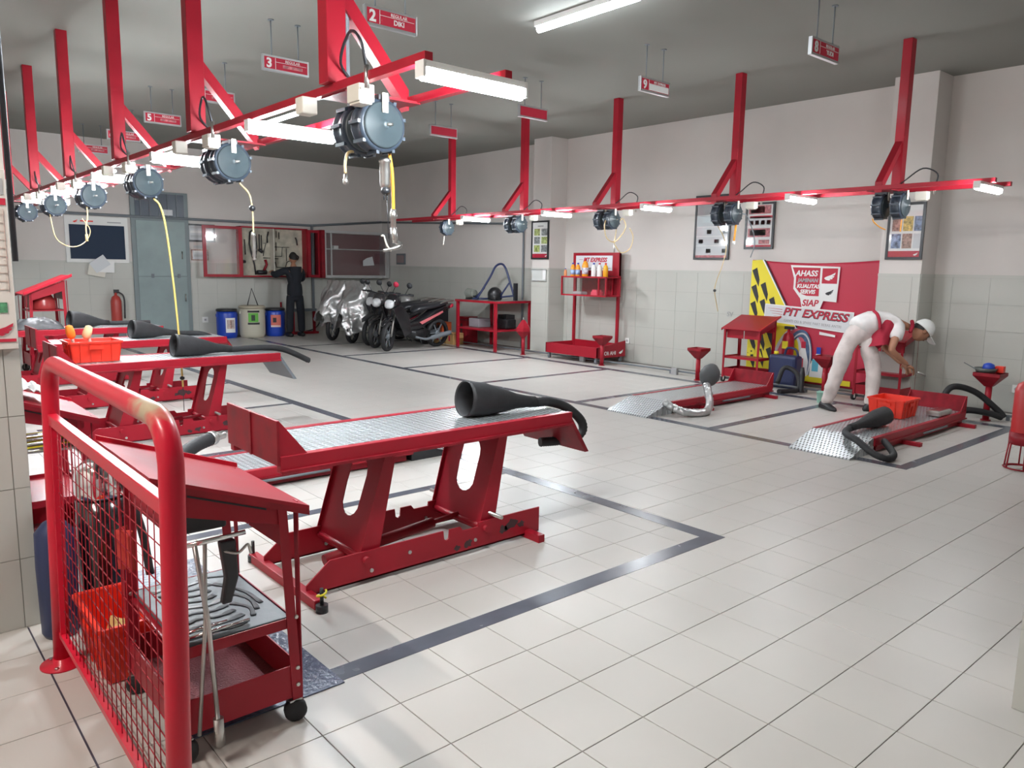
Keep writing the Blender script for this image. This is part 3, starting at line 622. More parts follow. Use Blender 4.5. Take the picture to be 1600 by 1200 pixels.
MB().tube(smoothpath([(2.06, 7.09, 2.065), (2.11, 7.09, 2.0), (2.15, 7.09, 1.80), (2.19, 7.09, 1.3), (2.215, 7.09, .8), (2.225, 7.09, .42)], 8), .0085, 8).build('hose', mat('yellow_hose', (.80, .58, .16), .4), h)
MB().lathe([(.004, -.02), (.02, -.008), (.02, .008), (.004, .02)], (2.222, 7.09, .50), (0, 0, 1), 14).build('stop_ball', BLKP, h)
MB().tube([(2.225, 7.09, .42), (2.225, 7.09, .2)], .003, 6).build('cord', BLKP, h)
h = hang((2.0, 8.97, 2.06), 'white tan hose end with coupling, fourth left reel')
MB().tube(smoothpath([(1.95, 8.97, 2.08), (1.95, 8.97, 1.98), (1.93, 8.97, 1.88), (1.93, 8.97, 1.80)]), .007, 8).tube([(1.93, 8.97, 1.80), (1.93, 8.97, 1.73)], .014, 8).build('hose', YHOSE, h)
h = hang((2.0, 10.85, 2.06), 'thin looping hose under the fifth left reel')
MB().tube(smoothpath([(1.95, 10.85, 2.08), (2.0, 10.85, 1.80), (2.15, 10.85, 1.70), (2.3, 10.85, 1.75), (2.38, 10.85, 1.9), (2.3, 10.85, 2.05)]), .006, 6).build('hose', YHOSE, h)
h = hang((7.88, 7.1, 2.06), 'tan hose coiled in loops under the third right reel pair')
MB().tube(smoothpath([(7.80, 7.1, 2.25), (7.75, 7.1, 2.1), (7.80, 7.1, 1.95), (7.95, 7.1, 1.90), (8.1, 7.1, 2.0), (8.18, 7.1, 2.12), (8.1, 7.1, 2.22), (8.0, 7.1, 2.1), (7.97, 7.1, 1.95), (7.96, 7.1, 1.88), (8.1, 7.1, 1.76), (8.28, 7.1, 1.82), (8.34, 7.1, 1.98), (8.26, 7.1, 2.1)]), .0075, 8).build('hose', YHOSE, h)
MB().tube([(7.96, 7.1, 1.88), (7.96, 7.1, 1.76)], .010, 8).build('coupler', STEEL, h)
h = hang((7.88, 5.3, 2.06), 'thin hose curving down in front of the document frame, fourth bay right')
MB().tube(smoothpath([(7.86, 5.4, 2.06), (7.98, 5.4, 1.95), (8.06, 5.4, 1.8), (8.0, 5.4, 1.6), (7.90, 5.4, 1.42), (7.87, 5.4, 1.30), (7.92, 5.4, 1.15), (7.96, 5.4, 1.05)]), .006, 6).build('hose', YHOSE, h)
MB().lathe([(.004, -.018), (.018, -.008), (.018, .008), (.004, .018)], (7.87, 5.4, 1.30), (0, 0, 1), 12).build('stop_ball', BLKP, h)
h = hang((8.0, 5.2, 2.2), 'tan hose from the right side of the second right reel pair')
MB().tube(smoothpath([(8.02, 5.2, 2.2), (8.15, 5.2, 2.18), (8.3, 5.2, 2.0), (8.35, 5.2, 1.85), (8.28, 5.2, 1.7)]), .006, 6).build('hose', PIPEM, h)
h = hang((8.0, 5.2, 2.05), 'short orange hose with white tip below the second right reel pair')
MB().tube([(7.93, 5.2, 2.07), (7.92, 5.2, 1.95), (7.91, 5.2, 1.88)], .012, 8).build('hose', OHOSE, h)
MB().tube([(7.91, 5.2, 1.88), (7.905, 5.2, 1.84)], .016, 8).build('tip', WHT, h)
h = hang((8.0, 3.4, 2.1), 'orange hoses knotted beside the nearest right reel pair')
MB().tube(smoothpath([(8.1, 3.4, 2.33), (8.08, 3.4, 2.25), (8.12, 3.4, 2.18), (8.05, 3.4, 2.12), (7.98, 3.4, 2.07)]), .007, 6).build('hose', OHOSE, h)
MB().tube(smoothpath([(8.16, 3.4, 2.33), (8.17, 3.4, 2.2), (8.12, 3.4, 2.15), (8.10, 3.4, 1.95)]), .006, 6).build('hose', OHOSE, h)
MB().tube(smoothpath([(7.68, 3.5, 2.06), (7.72, 3.5, 2.03), (7.85, 3.5, 1.99), (7.98, 3.5, 1.97)]), .006, 6).build('hose', OHOSE, h)
h = hang((8.0, 11.0, 2.1), 'short white hose tip below the farthest right reel')
MB().tube([(7.86, 10.9, 2.07), (7.84, 10.9, 1.9)], .009, 6).build('hose', CREAM, h)
# ------------------------------------------------------------ right wall: frames, pipes, banner, rack
def frame_r(x, y0, y1, z0, z1, label, fill, fr=.03):
    root = empty('wall_frame', (x, (y0+y1)/2, z0), label, 'picture frame')
    for a in ((y0-fr, y0, z0-fr, z1+fr), (y1, y1+fr, z0-fr, z1+fr), (y0, y1, z0-fr, z0), (y0, y1, z1, z1+fr)): MB().box(x-.022, x-.001, *a).build('frame_side', BLKP, root)
    MB().box(x-.012, x-.002, y0, y1, z0, z1).build('print', WHTP, root)
    W_, H_ = y1-y0, z1-z0
    o = (x-.012, y1, z0)
    fill(root, o, W_, H_)
    MB().box(x-.019, x-.017, y0, y1, z0, z1).build('glass', GLASS, root)
    return root
def blk(root, o, F, cols, name='printed_block'):
    for (x0, y0, x1, y1, m) in cols: flat(name, rect(x0, y0, x1, y1), o, F, m, root, .0005, .001)
CYP = mat('print_green_yellow', (.42, .50, .16), .6, nscale=30, namp=.6)
GRYN = mat('print_photo_grey', (.25, .27, .27), .6, nscale=35, namp=.7)
PBLU = mat('print_photo_blue', (.22, .28, .42), .6, nscale=30, namp=.7)
PBRN = mat('print_photo_brown', (.38, .24, .20), .6, nscale=30, namp=.7)
PYEL = mat('print_photo_yellow', (.70, .50, .15), .6, nscale=30, namp=.6)
def f1(rt, o, W, H):
    blk(rt, o, FX, [(0, 0, W, .07, REDP)]+[(.04+.19*(k % 2), .10+.145*(k//2), .04+.19*(k % 2)+.15, .10+.145*(k//2)+.12, [CYP, GRYN][(k+k//2) % 2]) for k in range(6)])
    blk(rt, o, FX, [(.13, H-.075, .28, H-.055, GRYP)]); wing((o[0], o[1]-W+.06, o[2]+.012), FX, .05, WHTP, rt, .002)
frame_r(9.49, 10.03, 10.42, 1.72, 2.34, 'black framed poster with green photos and red footer on the left pillar', f1)
def f2(rt, o, W, H):
    blk(rt, o, FX, [(0, 0, W, .035, PINK), (0, .04, W, .17, LGRY), (0, .18, W, .31, LGRY), (0, .32, W, .45, LGRY), (0, .46, W, .62, mat('pale_blue', (.55, .62, .64), .5)), (0, .63, W, .80, GRYP)]
        + [(.05+.14*k, .07+.14*j, .13+.14*k, .13+.14*j, GRYN) for k in range(4) for j in range(3) if (k+j) % 2])
    blk(rt, o, FX, [(.12, H-.075, .42, H-.05, GRYP)])
frame_r(9.888, 6.60, 7.16, 1.73, 2.62, 'tall black frame with grey chart behind the fourth reel pair', f2)
def f3(rt, o, W, H):
    blk(rt, o, FX, [(0, 0, W, .03, REDP), (.02, .04, .16, .10, LGRY), (.2, .04, W-.03, .10, PINK), (.02, .14, W-.03, .26, PINK), (.05, .16, .30, .24, LGRY), (.0, .30, W-.02, .42, LGRY), (.04, .40, W, .435, REDP), (.02, .46, W-.03, .58, PINK), (.05, .475, .27, .565, LGRY)])
    for k in range(4): blk(rt, o, FX, [(.04+.09*k, .31, .10+.09*k, .37, PBRN)])
frame_r(9.888, 5.89, 6.29, 1.88, 2.47, 'black framed red and white poster right of the tall chart', f3)
def f4(rt, o, W, H):
    blk(rt, o, FX, [(0, 0, W, .07, REDP)]+[(.025+.125*(k % 3), .10+.20*(k//3), .135+.125*(k % 3), .27+.20*(k//3), [PBLU, PBRN, LGRY, PBRN, PYEL, PBLU][k]) for k in range(6)])
    wing((o[0], o[1]-W+.07, o[2]+.012), FX, .05, WHTP, rt, .002)
frame_r(9.49, 3.74, 4.10, 1.73, 2.33, 'black framed comic style poster on the right hand pillar', f4)
hd = empty('document_holder', (9.46, 10.2, 1.3), 'clear document holder with paper on the left pillar under the green poster', 'holder')
MB().box(9.476, 9.480, 10.05, 10.42, 1.31, 1.50).build('pocket', mat('clear_acrylic', (.6, .62, .6), .2), hd); MB().box(9.470, 9.474, 10.05, 10.13, 1.33, 1.52).build('paper', WHTP, hd)
MB().box(9.468, 9.484, 10.04, 10.43, 1.30, 1.312).box(9.468, 9.484, 10.04, 10.43, 1.50, 1.512).build('rail', ALU, hd)
sp = empty('wall_niche_cover', (9.88, 15.4, 1.57), 'small brown square cover on the wall left of the far workbench', 'cover')
MB().box(9.87, 9.9, 15.25, 15.61, 1.57, 1.82).build('frame', PIPEM, sp, bevel=.004); MB().box(9.862, 9.87, 15.29, 15.57, 1.61, 1.78).build('plate', mat('mauve', (.30, .22, .22), .6), sp)
for i, (y, z, lb) in enumerate([(8.45, .35, 'white wall socket right of the bottle rack'), (2.72, .27, 'white wall socket behind the right hand funnel')]):
    so = empty('wall_socket', (9.885, y, z), lb, 'socket')
    MB().box(9.875, 9.892, y-.045, y+.045, z-.045, z+.045).build('cover_plate', WHT, so, bevel=.004)
    MB().lathe([(.022, 0), (.022, .003)], (9.876, y, z), (-1, 0, 0), 16).build('socket_well', GRYP, so)
pr = empty('air_pipe', (9.85, 11.1, 0), 'grey compressed air pipe along the far walls', 'pipe')
MB().tube([(9.84, 11.08, .02), (9.84, 11.08, 2.36), (9.84, 16.22, 2.56)], .022, 10).build('wall_pipe', PIPEM, pr)
MB().tube([(-3.1, 16.24, 2.40), (8.05, 16.24, 2.40), (9.84, 16.22, 2.56)], .026, 10).build('wall_pipe', PIPEM, pr)
MB().tube([(8.05, 16.24, .25), (8.05, 16.24, 2.40)], .03, 10).build('drop_pipe', PIPEM, pr)
MB().tube(smoothpath([(8.05, 16.2, .45), (8.15, 16.15, .25), (7.95, 16.1, .08), (7.6, 16.1, .03)]), .014, 8).build('hose', BLKP, pr)
fp = empty('floor_pipe', (9.25, 5, 0), 'thin grey air pipe on brackets running along the floor by the right wall', 'pipe')
MB().tube([(9.27, 2.2, .05), (9.27, 14.5, .05)], .014, 8).build('pipe', PIPEM, fp)
for y in (2.6, 4.9, 7.05, 8.9, 10.4): MB().box(9.25, 9.29, y-.015, y+.015, 0, .05).build('bracket', PIPEM, fp)
for y, lb in ((6.95, 'small grey box on the floor pipe left of the second funnel'), (8.85, 'small grey box on the floor pipe under the bottle rack')):
    tag(MB().box(9.20, 9.25, y-.05, y+.05, .0, .10).build('junction_box', GRYP, None, bevel=.004), lb, 'box')
# banner
bn = empty('banner', (9.8, 5.2, .03), 'red vinyl banner with yellow black stripes reading PIT EXPRESS', 'banner')
BY1, BY0, BZ0, BZ1 = 6.14, 4.30, .03, 1.70
def bx_(u_, v_):
    sag = .045*math.sin(PI*u_)*max(0, v_-.6)/.4
    fold = .010*math.sin(u_*9+v_*5)*v_+.012*math.sin((u_-1)*(v_-1.02)*30)*max(0, u_-.4)
    return V((9.855+fold, BY1-(BY1-BY0)*u_, BZ0+(BZ1-BZ0)*v_-sag))
MB().grid(bx_, 60, 50).build('vinyl', mat('banner_red', (.50, .020, .055), .42), bn, fix=False, solid=.002)
BO = (9.832, BY1, BZ0); W_ = BY1-BY0
def bp(nm, poly, m, off=.0): return flat(nm, poly, BO, FX, m, bn, off, .0015)
bp('yellow_band', [(0.0, 1.66), (.16, 1.67), (1.10, .15), (1.10, .03), (0.0, .03)], YEL, .0)
bp('white_edge', [(.16, 1.67), (.185, 1.67), (1.12, .12), (1.10, .15)], WHTP, .0005)
bp('navy_edge', [(.185, 1.67), (.205, 1.67), (1.14, .12), (1.12, .12)], BLKPR, .0005)
for k in range(6):
    for q in range(3):
        x = .0+.145*q+.01; z = 1.50-.235*k-.20*q
        if x+.13 < .16+(1.62-z)*.62 and z > .3: bp('black_stripe', [(x, z+.02), (x+.075, z+.06), (x+.125, z-.11), (x+.115, z-.21), (x+.05, z-.09)], BLKPR, .001)
bp('yellow_strip', rect(.3, .03, 1.55, .10), YEL, .0025)
bp('white_plate', [(.24, .82), (1.52, .72), (1.53, 1.0), (.25, 1.06)], WHTP, .003)
bp('plate_inner', [(.255, .835), (1.505, .735), (1.515, .985), (.265, 1.045)], mat('pale_grey_print', (.66, .67, .69), .5), .004)
TX = dict(ux=V((0, -.997, -.05)), uy=V((0, -.05*0, 1)), n=V((-1, 0, 0)))
text('PIT EXPRESS', (9.832, BY1-.53, .915+BZ0), TX, .150, BLKPR, bn, shear=.3, sx=1.14, off=.0058, bold=.006)
text('PIT EXPRESS', (9.832, BY1-.535, .92+BZ0), TX, .150, REDP, bn, shear=.3, sx=1.14, off=.0072, bold=.002)
text('GANTI OLI & SPARE PART BEBAS ANTRI', (9.832, BY1-.55, .825+BZ0), TX, .052, GRYP, bn, sx=.90, off=.006)
for k in range(4): bp('speed_line', [(.30+.03*k, 1.0-.035*k), (.52, .985-.035*k), (.52, .992-.035*k), (.30+.03*k, 1.003-.035*k)], REDP, .006)
bp('shield_back', [(.60, 1.60), (1.30, 1.58), (1.28, 1.12), (1.10, 1.13), (1.06, 1.02), (.80, 1.03), (.77, 1.15), (.66, 1.28), (.66, 1.42)], WHTP, .003)
bp('shield_inner', [(.63, 1.57), (1.03, 1.565), (1.03, 1.19), (.86, 1.19), (.76, 1.22), (.69, 1.30), (.69, 1.44)], REDP, .0042)

for tx, zz, s_, m_, xx in (('AHASS', 1.485, .105, WHTP, .68), ('JAMINAN', 1.405, .068, GRYP, .72), ('KUALITAS', 1.325, .072, WHTP, .71), ('SERVIS', 1.25, .075, WHTP, .76), ('SIAP', 1.085, .12, REDP, .80)):
    text(tx, (9.832, BY1-xx, BZ0+zz-.03), FX, s_, m_, bn, shear=.2, bold=.003, off=.0065)
bp('wing_box', rect(1.06, 1.36, 1.27, 1.56), REDP, .0042); wing((9.832, BY1-1.09, BZ0+1.39), FX, .15, WHTP, bn, .006)
bp('emblem_box', rect(1.06, 1.14, 1.27, 1.34), WHTP, .0042); wing((9.832, BY1-1.12, BZ0+1.20), FX, .11, BLKPR, bn, .006, )
# tyres on the banner
def band(x0, rx, rz, t, m, off): 
    o_ = arc(x0, .05, rx, rz, 0, PI, 26); i_ = arc(x0+.01, .05, rx-t, rz-t*1.5, PI, 0, 26); bp('printed_tyre', o_+i_, m, off)
def band2(x0, rx, rz, t, m, off, lean=.16):
    sh = lambda p: (p[0]+lean*(p[1]-.05), p[1]+.05)
    o_ = [sh(p) for p in arc(x0, .12, rx, rz, -.1, PI+.1, 26)]; i_ = [sh(p) for p in arc(x0, .12, rx-t, rz-t*1.2, PI+.1, -.1, 26)]; bp('printed_tyre', o_+i_, m, off)
band2(.62, .26, .58, .10, LGRY, .003); band2(.66, .25, .57, .09, mat('pink2', (.62, .12, .17), .6), .0036)
band2(.73, .24, .56, .085, mat('tyre_blue', (.07, .12, .22), .6, nscale=20, namp=.4), .0044); band2(.745, .215, .52, .02, LGRY, .005)
# printed bottles
for (x, h_, c_) in ((.76, .50, REDP), (.98, .44, BLUE), (1.18, .44, REDP)):
    bp('printed_bottle', [(x, .10), (x+.18, .10), (x+.19, h_*.6), (x+.14, h_-.02), (x+.08, h_-.02), (x+.0, h_*.6)], WHTP, .0055); bp('printed_cap', rect(x+.08, h_-.02, x+.14, h_+.07), c_, .0055)
    bp('printed_label', rect(x+.03, .18, x+.12, .34), c_ if c_ != BLUE else mat('cyan_print', (.12, .45, .60), .5), .007)
bp('printed_panel', [(1.08, .72), (1.30, .69), (1.30, .66), (1.08, .68)], WHTP, .003); bp('printed_panel', [(1.12, .80), (1.30, .77), (1.30, .765), (1.12, .795)], PINK, .003)
text('PA', (9.832, BY1-.02, .30), FX, .2, mat('yp', (.85, .75, .05), .5), bn, off=.006, bold=.01)
text('SV', (9.888, 6.55, .87), FX, .10, GRYP, wr, name='wall_writing', off=.0)
# bottle rack
rk = empty('bottle_rack', (9.7, 9.1, 0), 'red wheeled PIT EXPRESS bottle rack against the right wall', 'rack')
RY0, RY1 = 8.56, 9.62
for y in (RY0, RY1-.045): MB().box(9.74, 9.785, y, y+.045, .08, 1.80).build('upright', RED, rk, bevel=.003)
MB().box(9.725, 9.785, RY0, RY1, 1.42, 1.81).build('header', RED, rk, bevel=.003)
flat('header_plate', rect(.07, .09, .92, .34), (9.725, RY1, 1.42), FX, mat('hp', (.70, .72, .76), .5), rk)
text('PIT EXPRESS', (9.722, RY1-.25, 1.655), FX, .10, REDP, rk, shear=.3, bold=.004, off=.003)
flat('speed_line', rect(.15, .27, .24, .275), (9.725, RY1, 1.42), FX, REDP, rk, .005); flat('text_bar', rect(.26, .12, .88, .135), (9.725, RY1, 1.42), FX, GRYP, rk, .005)
# glass box
bxf = [(9.36, 9.40), (9.70, 9.74)]
for (xa, xb) in bxf:
    MB().box(xa, xb-.015, 8.50, 9.54, 1.385, 1.41).box(xa, xb-.015, 8.50, 9.54, 1.08, 1.105).build('box_frame', RED, rk)
    for y in (8.50, 8.66, 9.52): MB().box(xa, xb-.015, y, y+.02, 1.10, 1.39).build('box_frame', RED, rk)
MB().box(9.38, 9.74, 8.50, 9.54, 1.388, 1.396).build('shelf_top', RED, rk); MB().box(9.38, 9.74, 8.50, 9.54, 1.083, 1.09).build('shelf_bottom', RED, rk)
MB().box(9.735, 9.74, 8.6, 9.40, 1.10, 1.39).build('box_back', REDD, rk)
MB().box(9.378, 9.380, 8.52, 9.52, 1.105, 1.385).build('glass_front', GLASS, rk)
tag(MB().box(9.45, 9.60, 8.78, 8.92, 1.092, 1.16).box(9.46, 9.59, 8.80, 8.90, 1.16, 1.19).build('small_box', mat('hot_pink', (.85, .08, .14), .4), None, bevel=.006), 'small bright pink box inside the glass case of the bottle rack', 'box')
tag(MB().box(9.45, 9.62, 9.15, 9.36, 1.092, 1.15).build('parts_bag', mat('grey_bag', (.45, .40, .42), .4, bump=.8, bscale=25), None, bevel=.02), 'grey crumpled bag inside the glass case of the bottle rack', 'bag')
# base tray
def trayp(a, b, c_, d_, e, f, nm='tray_wall'): MB().box(a, b, c_, d_, e, f).build(nm, RED, rk, bevel=.002)
trayp(9.10, 9.12, 8.40, 9.62, .10, .27); trayp(9.10, 9.78, 9.60, 9.62, .10, .27)
MB().prism([(0, .10), (.68, .10), (.68, .36), (0, .27)], (9.10, 8.40, 0), (1, 0, 0), (0, 0, 1), (0, .02, 0)).build('tray_wall', RED, rk)
trayp(9.76, 9.78, 8.42, 9.62, .10, .30); trayp(9.12, 9.76, 8.42, 9.60, .10, .115, 'tray_floor')
wing((9.62, 8.40, .14), FY, .10, WHTP, rk, .003); text('Oli AHI', (9.26, 8.40, .14), FY, .09, WHTP, rk, off=.003)
for x in (9.14, 9.72):
    for y in (8.46, 9.56): MB().lathe([(.01, -.012), (.035, -.012), (.035, .012), (.01, .012)], (x, y, .036), (0, 1, 0), 14).box(x-.02, x+.02, y-.018, y+.018, .06, .10).build('caster', PIPEM, rk)
# oil bottles
def bottle(x, y, z, h, col, cap, label, wdt=.045, lab=None):
    root = empty('oil_bottle', (x, y, z), label, 'bottle', 'oil bottles on the rack')
    pr_ = [(wdt*.9, 0), (wdt, .01), (wdt, h*.62), (wdt*.8, h*.78), (wdt*.36, h*.88), (wdt*.34, h*.92)]
    MB().lathe(pr_, (x, y, z), (0, 0, 1), 18).build('body', col, root); MB().lathe([(wdt*.42, 0), (wdt*.42, h*.10), (wdt*.3, h*.11)], (x, y, z+h*.9), (0, 0, 1), 14).build('cap', cap, root)
    if lab: MB().lathe([(wdt*1.01, 0), (wdt*1.01, h*.36)], (x, y, z+h*.16), (0, 0, 1), 18).build('label', lab, root)
ORB = mat('orange_bottle', (.85, .33, .02), .35); LB = mat('label_blue', (.30, .42, .66), .5, nscale=20, namp=.4)
zt = 1.397
bottle(9.42, 9.50, zt, .14, mat('amber', (.65, .25, .1), .4), BLUE, 'tiny amber bottle with blue nozzle at the left end of the rack shelf', .026)
bottle(9.50, 9.40, zt, .235, ORB, BLUE, 'orange oil bottle with blue label, first beside the tiny amber one', .042, LB)
bottle(9.50, 9.28, zt, .235, ORB, BLUE, 'orange oil bottle with blue label, just left of the tallest bottle', .042, LB)
bottle(9.50, 9.11, zt, .30, ORB, REDP, 'tallest orange oil bottle with pale label and red cap', .055, mat('label_pale', (.60, .58, .66), .5, nscale=20, namp=.4))
bottle(9.50, 8.91, zt, .235, WHT, BLUE, 'white oil bottle with blue cap', .043)
bottle(9.50, 8.78, zt, .235, WHT, REDP, 'white oil bottle with red cap', .045)
bottle(9.50, 8.645, zt, .235, mat('amber_bottle', (.80, .38, .01), .35), ORN, 'plain amber orange bottle at the right end of the rack shelf', .042)
# funnels on posts
def funnel(x, y, zt_, label, closed=False, R0=.115):
    root = empty('oil_drain_funnel', (x, y, 0), label, 'funnel', 'red square funnels on posts')
    n = 4 if not closed else 6
    h = .15
    a = PI/4
    def ring(rr, z, off=a): return [(x+rr*math.cos(off+2*PI*k/n)*(1.41 if n == 4 else 1), y+rr*math.sin(off+2*PI*k/n)*(1.41 if n == 4 else 1), z) for k in range(n)]
    if closed: rings = [ring(.03, zt_-.02), ring(.135, zt_-.16), ring(.14, zt_-.22), ring(.03, zt_-.34)]
    else: rings = [ring(R0-.012, zt_-.03), ring(R0-.006, zt_), ring(R0, zt_), ring(R0, zt_-.035), ring(.035, zt_-h)]
    vs = sum(rings, []); fs = []
    for i in range(len(rings)-1):
        for k in range(n): fs.append((i*n+k, i*n+(k+1) % n, (i+1)*n+(k+1) % n, (i+1)*n+k))
    fs += [tuple(range(n)), tuple(range((len(rings)-1)*n, len(rings)*n))]
    MB().add(vs, fs).build('funnel_head', REDD if not closed else RED, root, bevel=.003)
    MB().tube([(x, y, .01), (x, y, (zt_-h+.01) if not closed else zt_-.33)], .032, 16).build('post', RED, root); MB().lathe([(.05, 0), (.05, .01)], (x, y, 0), (0, 0, 1), 16).build('foot', RED, root)
    if closed: MB().tube([(x, y, zt_-.03), (x, y, zt_+.02)], .012, 8).build('valve', STEEL, root)
funnel(9.10, 2.76, .515, 'red funnel post at the far right with a frying pan on top', R0=.13)
funnel(9.10, 4.57, .52, 'red funnel post left of the bending mechanic')
funnel(9.0, 6.38, .46, 'red funnel post left of the striped banner')
funnel(9.10, 8.30, .48, 'red funnel post at the corner of the bottle rack')
funnel(9.05, 10.15, .64, 'red lantern shaped closed funnel post by the workbench', True)
pn = empty('frying_pan', (9.08, 2.78, .516), 'dark pan resting on the far right funnel', 'pan')
MB().lathe([(.02, 0), (.085, 0), (.105, .045), (.11, .045), (.092, -.004+.008), (.02, .008)], (9.07, 2.80, .518), (0, 0, 1), 24).build('pan_body', mat('grey_pan', (.10, .11, .10), .4), pn); MB().bar((9.0, 2.88, .55), (8.94, 2.97, .61), .02, .008).build('handle', PIPEM, pn)
tag(MB().lathe([(.055, 0), (.06, .02), (.05, .055), (.02, .07), (.005, .072)], (9.09, 2.78, .545), (0, 0, 1), 18).build('cup', BLUE), 'blue upturned cup in the pan on the far right funnel', 'cup')
tag(MB().box(9.12, 9.19, 2.65, 2.73, .517, .585).build('small_box', ORN, None, bevel=.004), 'small orange box beside the pan on the far right funnel', 'box')
# floor things on the right
jc = empty('jerrycan', (9.45, 5.4, 0), 'dark blue plastic jerrycan with yellow cap before the banner', 'jerrycan')
MB().box(9.33, 9.53, 5.10, 5.50, .0, .44).build('body', NAVY, jc, bevel=.04); MB().lathe([(.03, 0), (.03, .04)], (9.40, 5.42, .44), (0, 0, 1), 14).build('cap', YEL, jc)
MB().tube(smoothpath([(9.43, 5.12, .43), (9.43, 5.16, .52), (9.43, 5.28, .53), (9.43, 5.32, .43)]), .016, 8).build('handle', NAVY, jc)
ex = empty('fire_extinguisher', (9.62, 5.62, 0), 'small red extinguisher with label behind the jerrycan', 'extinguisher')
MB().lathe([(.07, .0), (.08, .02), (.08, .62), (.06, .69), (.02, .72), (.02, .76)], (9.72, 5.44, .0), (0, 0, 1), 20).build('cylinder', RED, ex)
MB().box(9.635, 9.645, 5.40, 5.48, .50, .60).build('label', YEL, ex); MB().box(9.70, 9.74, 5.37, 5.50, .76, .80).build('valve', BLKP, ex)
tag(MB().tube(smoothpath([(8.75, 4.98, .05), (8.95, 4.95, .04), (9.1, 4.9, .06), (9.2, 5.0, .24), (9.15, 5.15, .30), (9.05, 5.18, .1)]), .03, 10).build('exhaust_hose', BLK), 'short black hose on the floor between jerrycan and lift end', 'exhaust hose')
sr = empty('floor_tool', (9.1, 4.85, 0), 'dark upright tool standing by the jerrycan', 'tool')
MB().tube([(9.1, 4.87, .02), (9.1, 4.87, .06), (9.1, 4.87, .25), (9.1, 4.87, .34)], [.05, .03, .035, .02], 12).build('body', BLKP, sr)
gc = empty('green_pot', (8.64, 4.38, 0), 'mint green plastic pot on the floor beside the mechanic', 'pot')
MB().lathe([(.05, .0), (.06, .01), (.068, .13), (.072, .13), (.072, .135), (.062, .135), (.055, .02), (.03, .015)], (8.66, 4.36, 0), (0, 0, 1), 22).build('bucket', MINT, gc); MB().box(8.70, 8.76, 4.40, 4.45, .115, .13).build('lug', MINT, gc)
# crates
def crate(x0, x1, y0, y1, z, h, label, m=ORN):
    root = empty('crate', ((x0+x1)/2, (y0+y1)/2, z), label, 'crate', 'orange red plastic crates')
    t = .008; ins = .02
    for (ax, ay, bx_2, by_) in ((x0, y0, x1, y0), (x1, y0, x1, y1), (x1, y1, x0, y1), (x0, y1, x0, y0)):
        d = V((bx_2-ax, by_-ay, 0)); L = d.length; d.normalize(); nrm = V((-d.y, d.x, 0))
        a = V((ax, ay, z)); n2 = nrm*ins
        MB().add([a+d*ins+n2, a+d*(L-ins)+n2, a+d*L+V((0, 0, h)), a+V((0, 0, h)), a+d*ins+n2+nrm*t, a+d*(L-ins)+n2+nrm*t, a+d*L+nrm*t+V((0, 0, h)), a+nrm*t+V((0, 0, h))],
                 [(0, 1, 2, 3), (7, 6, 5, 4), (0, 4, 5, 1), (1, 5, 6, 2), (2, 6, 7, 3), (3, 7, 4, 0)]).build('side', m, root)
        MB().bar(a-nrm*.004+V((0, 0, h-.006)), a+d*L-nrm*.004+V((0, 0, h-.006)), .012, .016).build('rim', m, root)
        k = int(L/.07)
        for i in range(1, k): 
            p = a+d*(L*i/k); MB().bar(p+n2*.9-nrm*.003, p+V((0, 0, h-.01))-nrm*.003, .005, .008, up=tuple(d)).build('rib', m, root)
        q = a+d*L/2-nrm*.006+V((0, 0, h*.72)); MB().bar(q-d*L*.14, q+d*L*.14, .008, .03).build('grip', m, root)
    MB().box(x0+ins, x1-ins, y0+ins, y1-ins, z+.002, z+.012).build('bottom', m, root)
    return root
crate(1.33, 1.72, 7.0, 7.32, .70, .17, 'orange red crate with brushes on the raised lift at the left')
crate(7.63, 7.99, 3.02, 3.37, .135, .18, 'bright red crate on the lowered lift beside the mechanic')
crate(.58, .78, 2.88, 3.28, .005, .22, 'orange crate on the floor behind the mesh barrier')
for (x, y, m_, lb) in ((1.39, 7.2, mat('orange_bristle', (.80, .22, .02), .8), 'brush with orange head standing in the crate'), (1.50, 7.12, mat('tan_bristle', (.75, .58, .32), .9), 'tan round brush head standing in the crate')):
    q = empty('brush', (x, y, .72), lb, 'brush'); MB().tube([(x+.02, y, .72), (x, y, .90)], .012, 8).build('handle', PBRN, q); MB().lathe([(.01, -.06), (.032, -.04), (.036, 0), (.028, .05), (.008, .06)], (x-.01, y, .94), (-.2 if m_.name[0] == 'o' else .35, 0, 1), 16).build('head', m_, q)
tag(MB().grid(lambda a, b: V((.61+.13*a, 2.93+.13*b, .12+.05*noise.noise(V((a*4, b*4, 1)))+.05*math.sin(a*PI))), 14, 14).build('rag', mat('tan_rag', (.55, .42, .16), .9), None, fix=False, solid=.004), 'tan rag in the crate behind the mesh barrier', 'cloth')
pt = empty('parts_tray', (8.1, 3.0, .135), 'steel parts tray on the lowered lift beside the red crate', 'tray')
MB().box(8.06, 8.36, 2.84, 2.98, .14, .19).build('tray_body', STEEL, pt, bevel=.01); MB().box(8.08, 8.34, 2.86, 2.96, .188, .194).build('tray_inside', CHROME, pt)
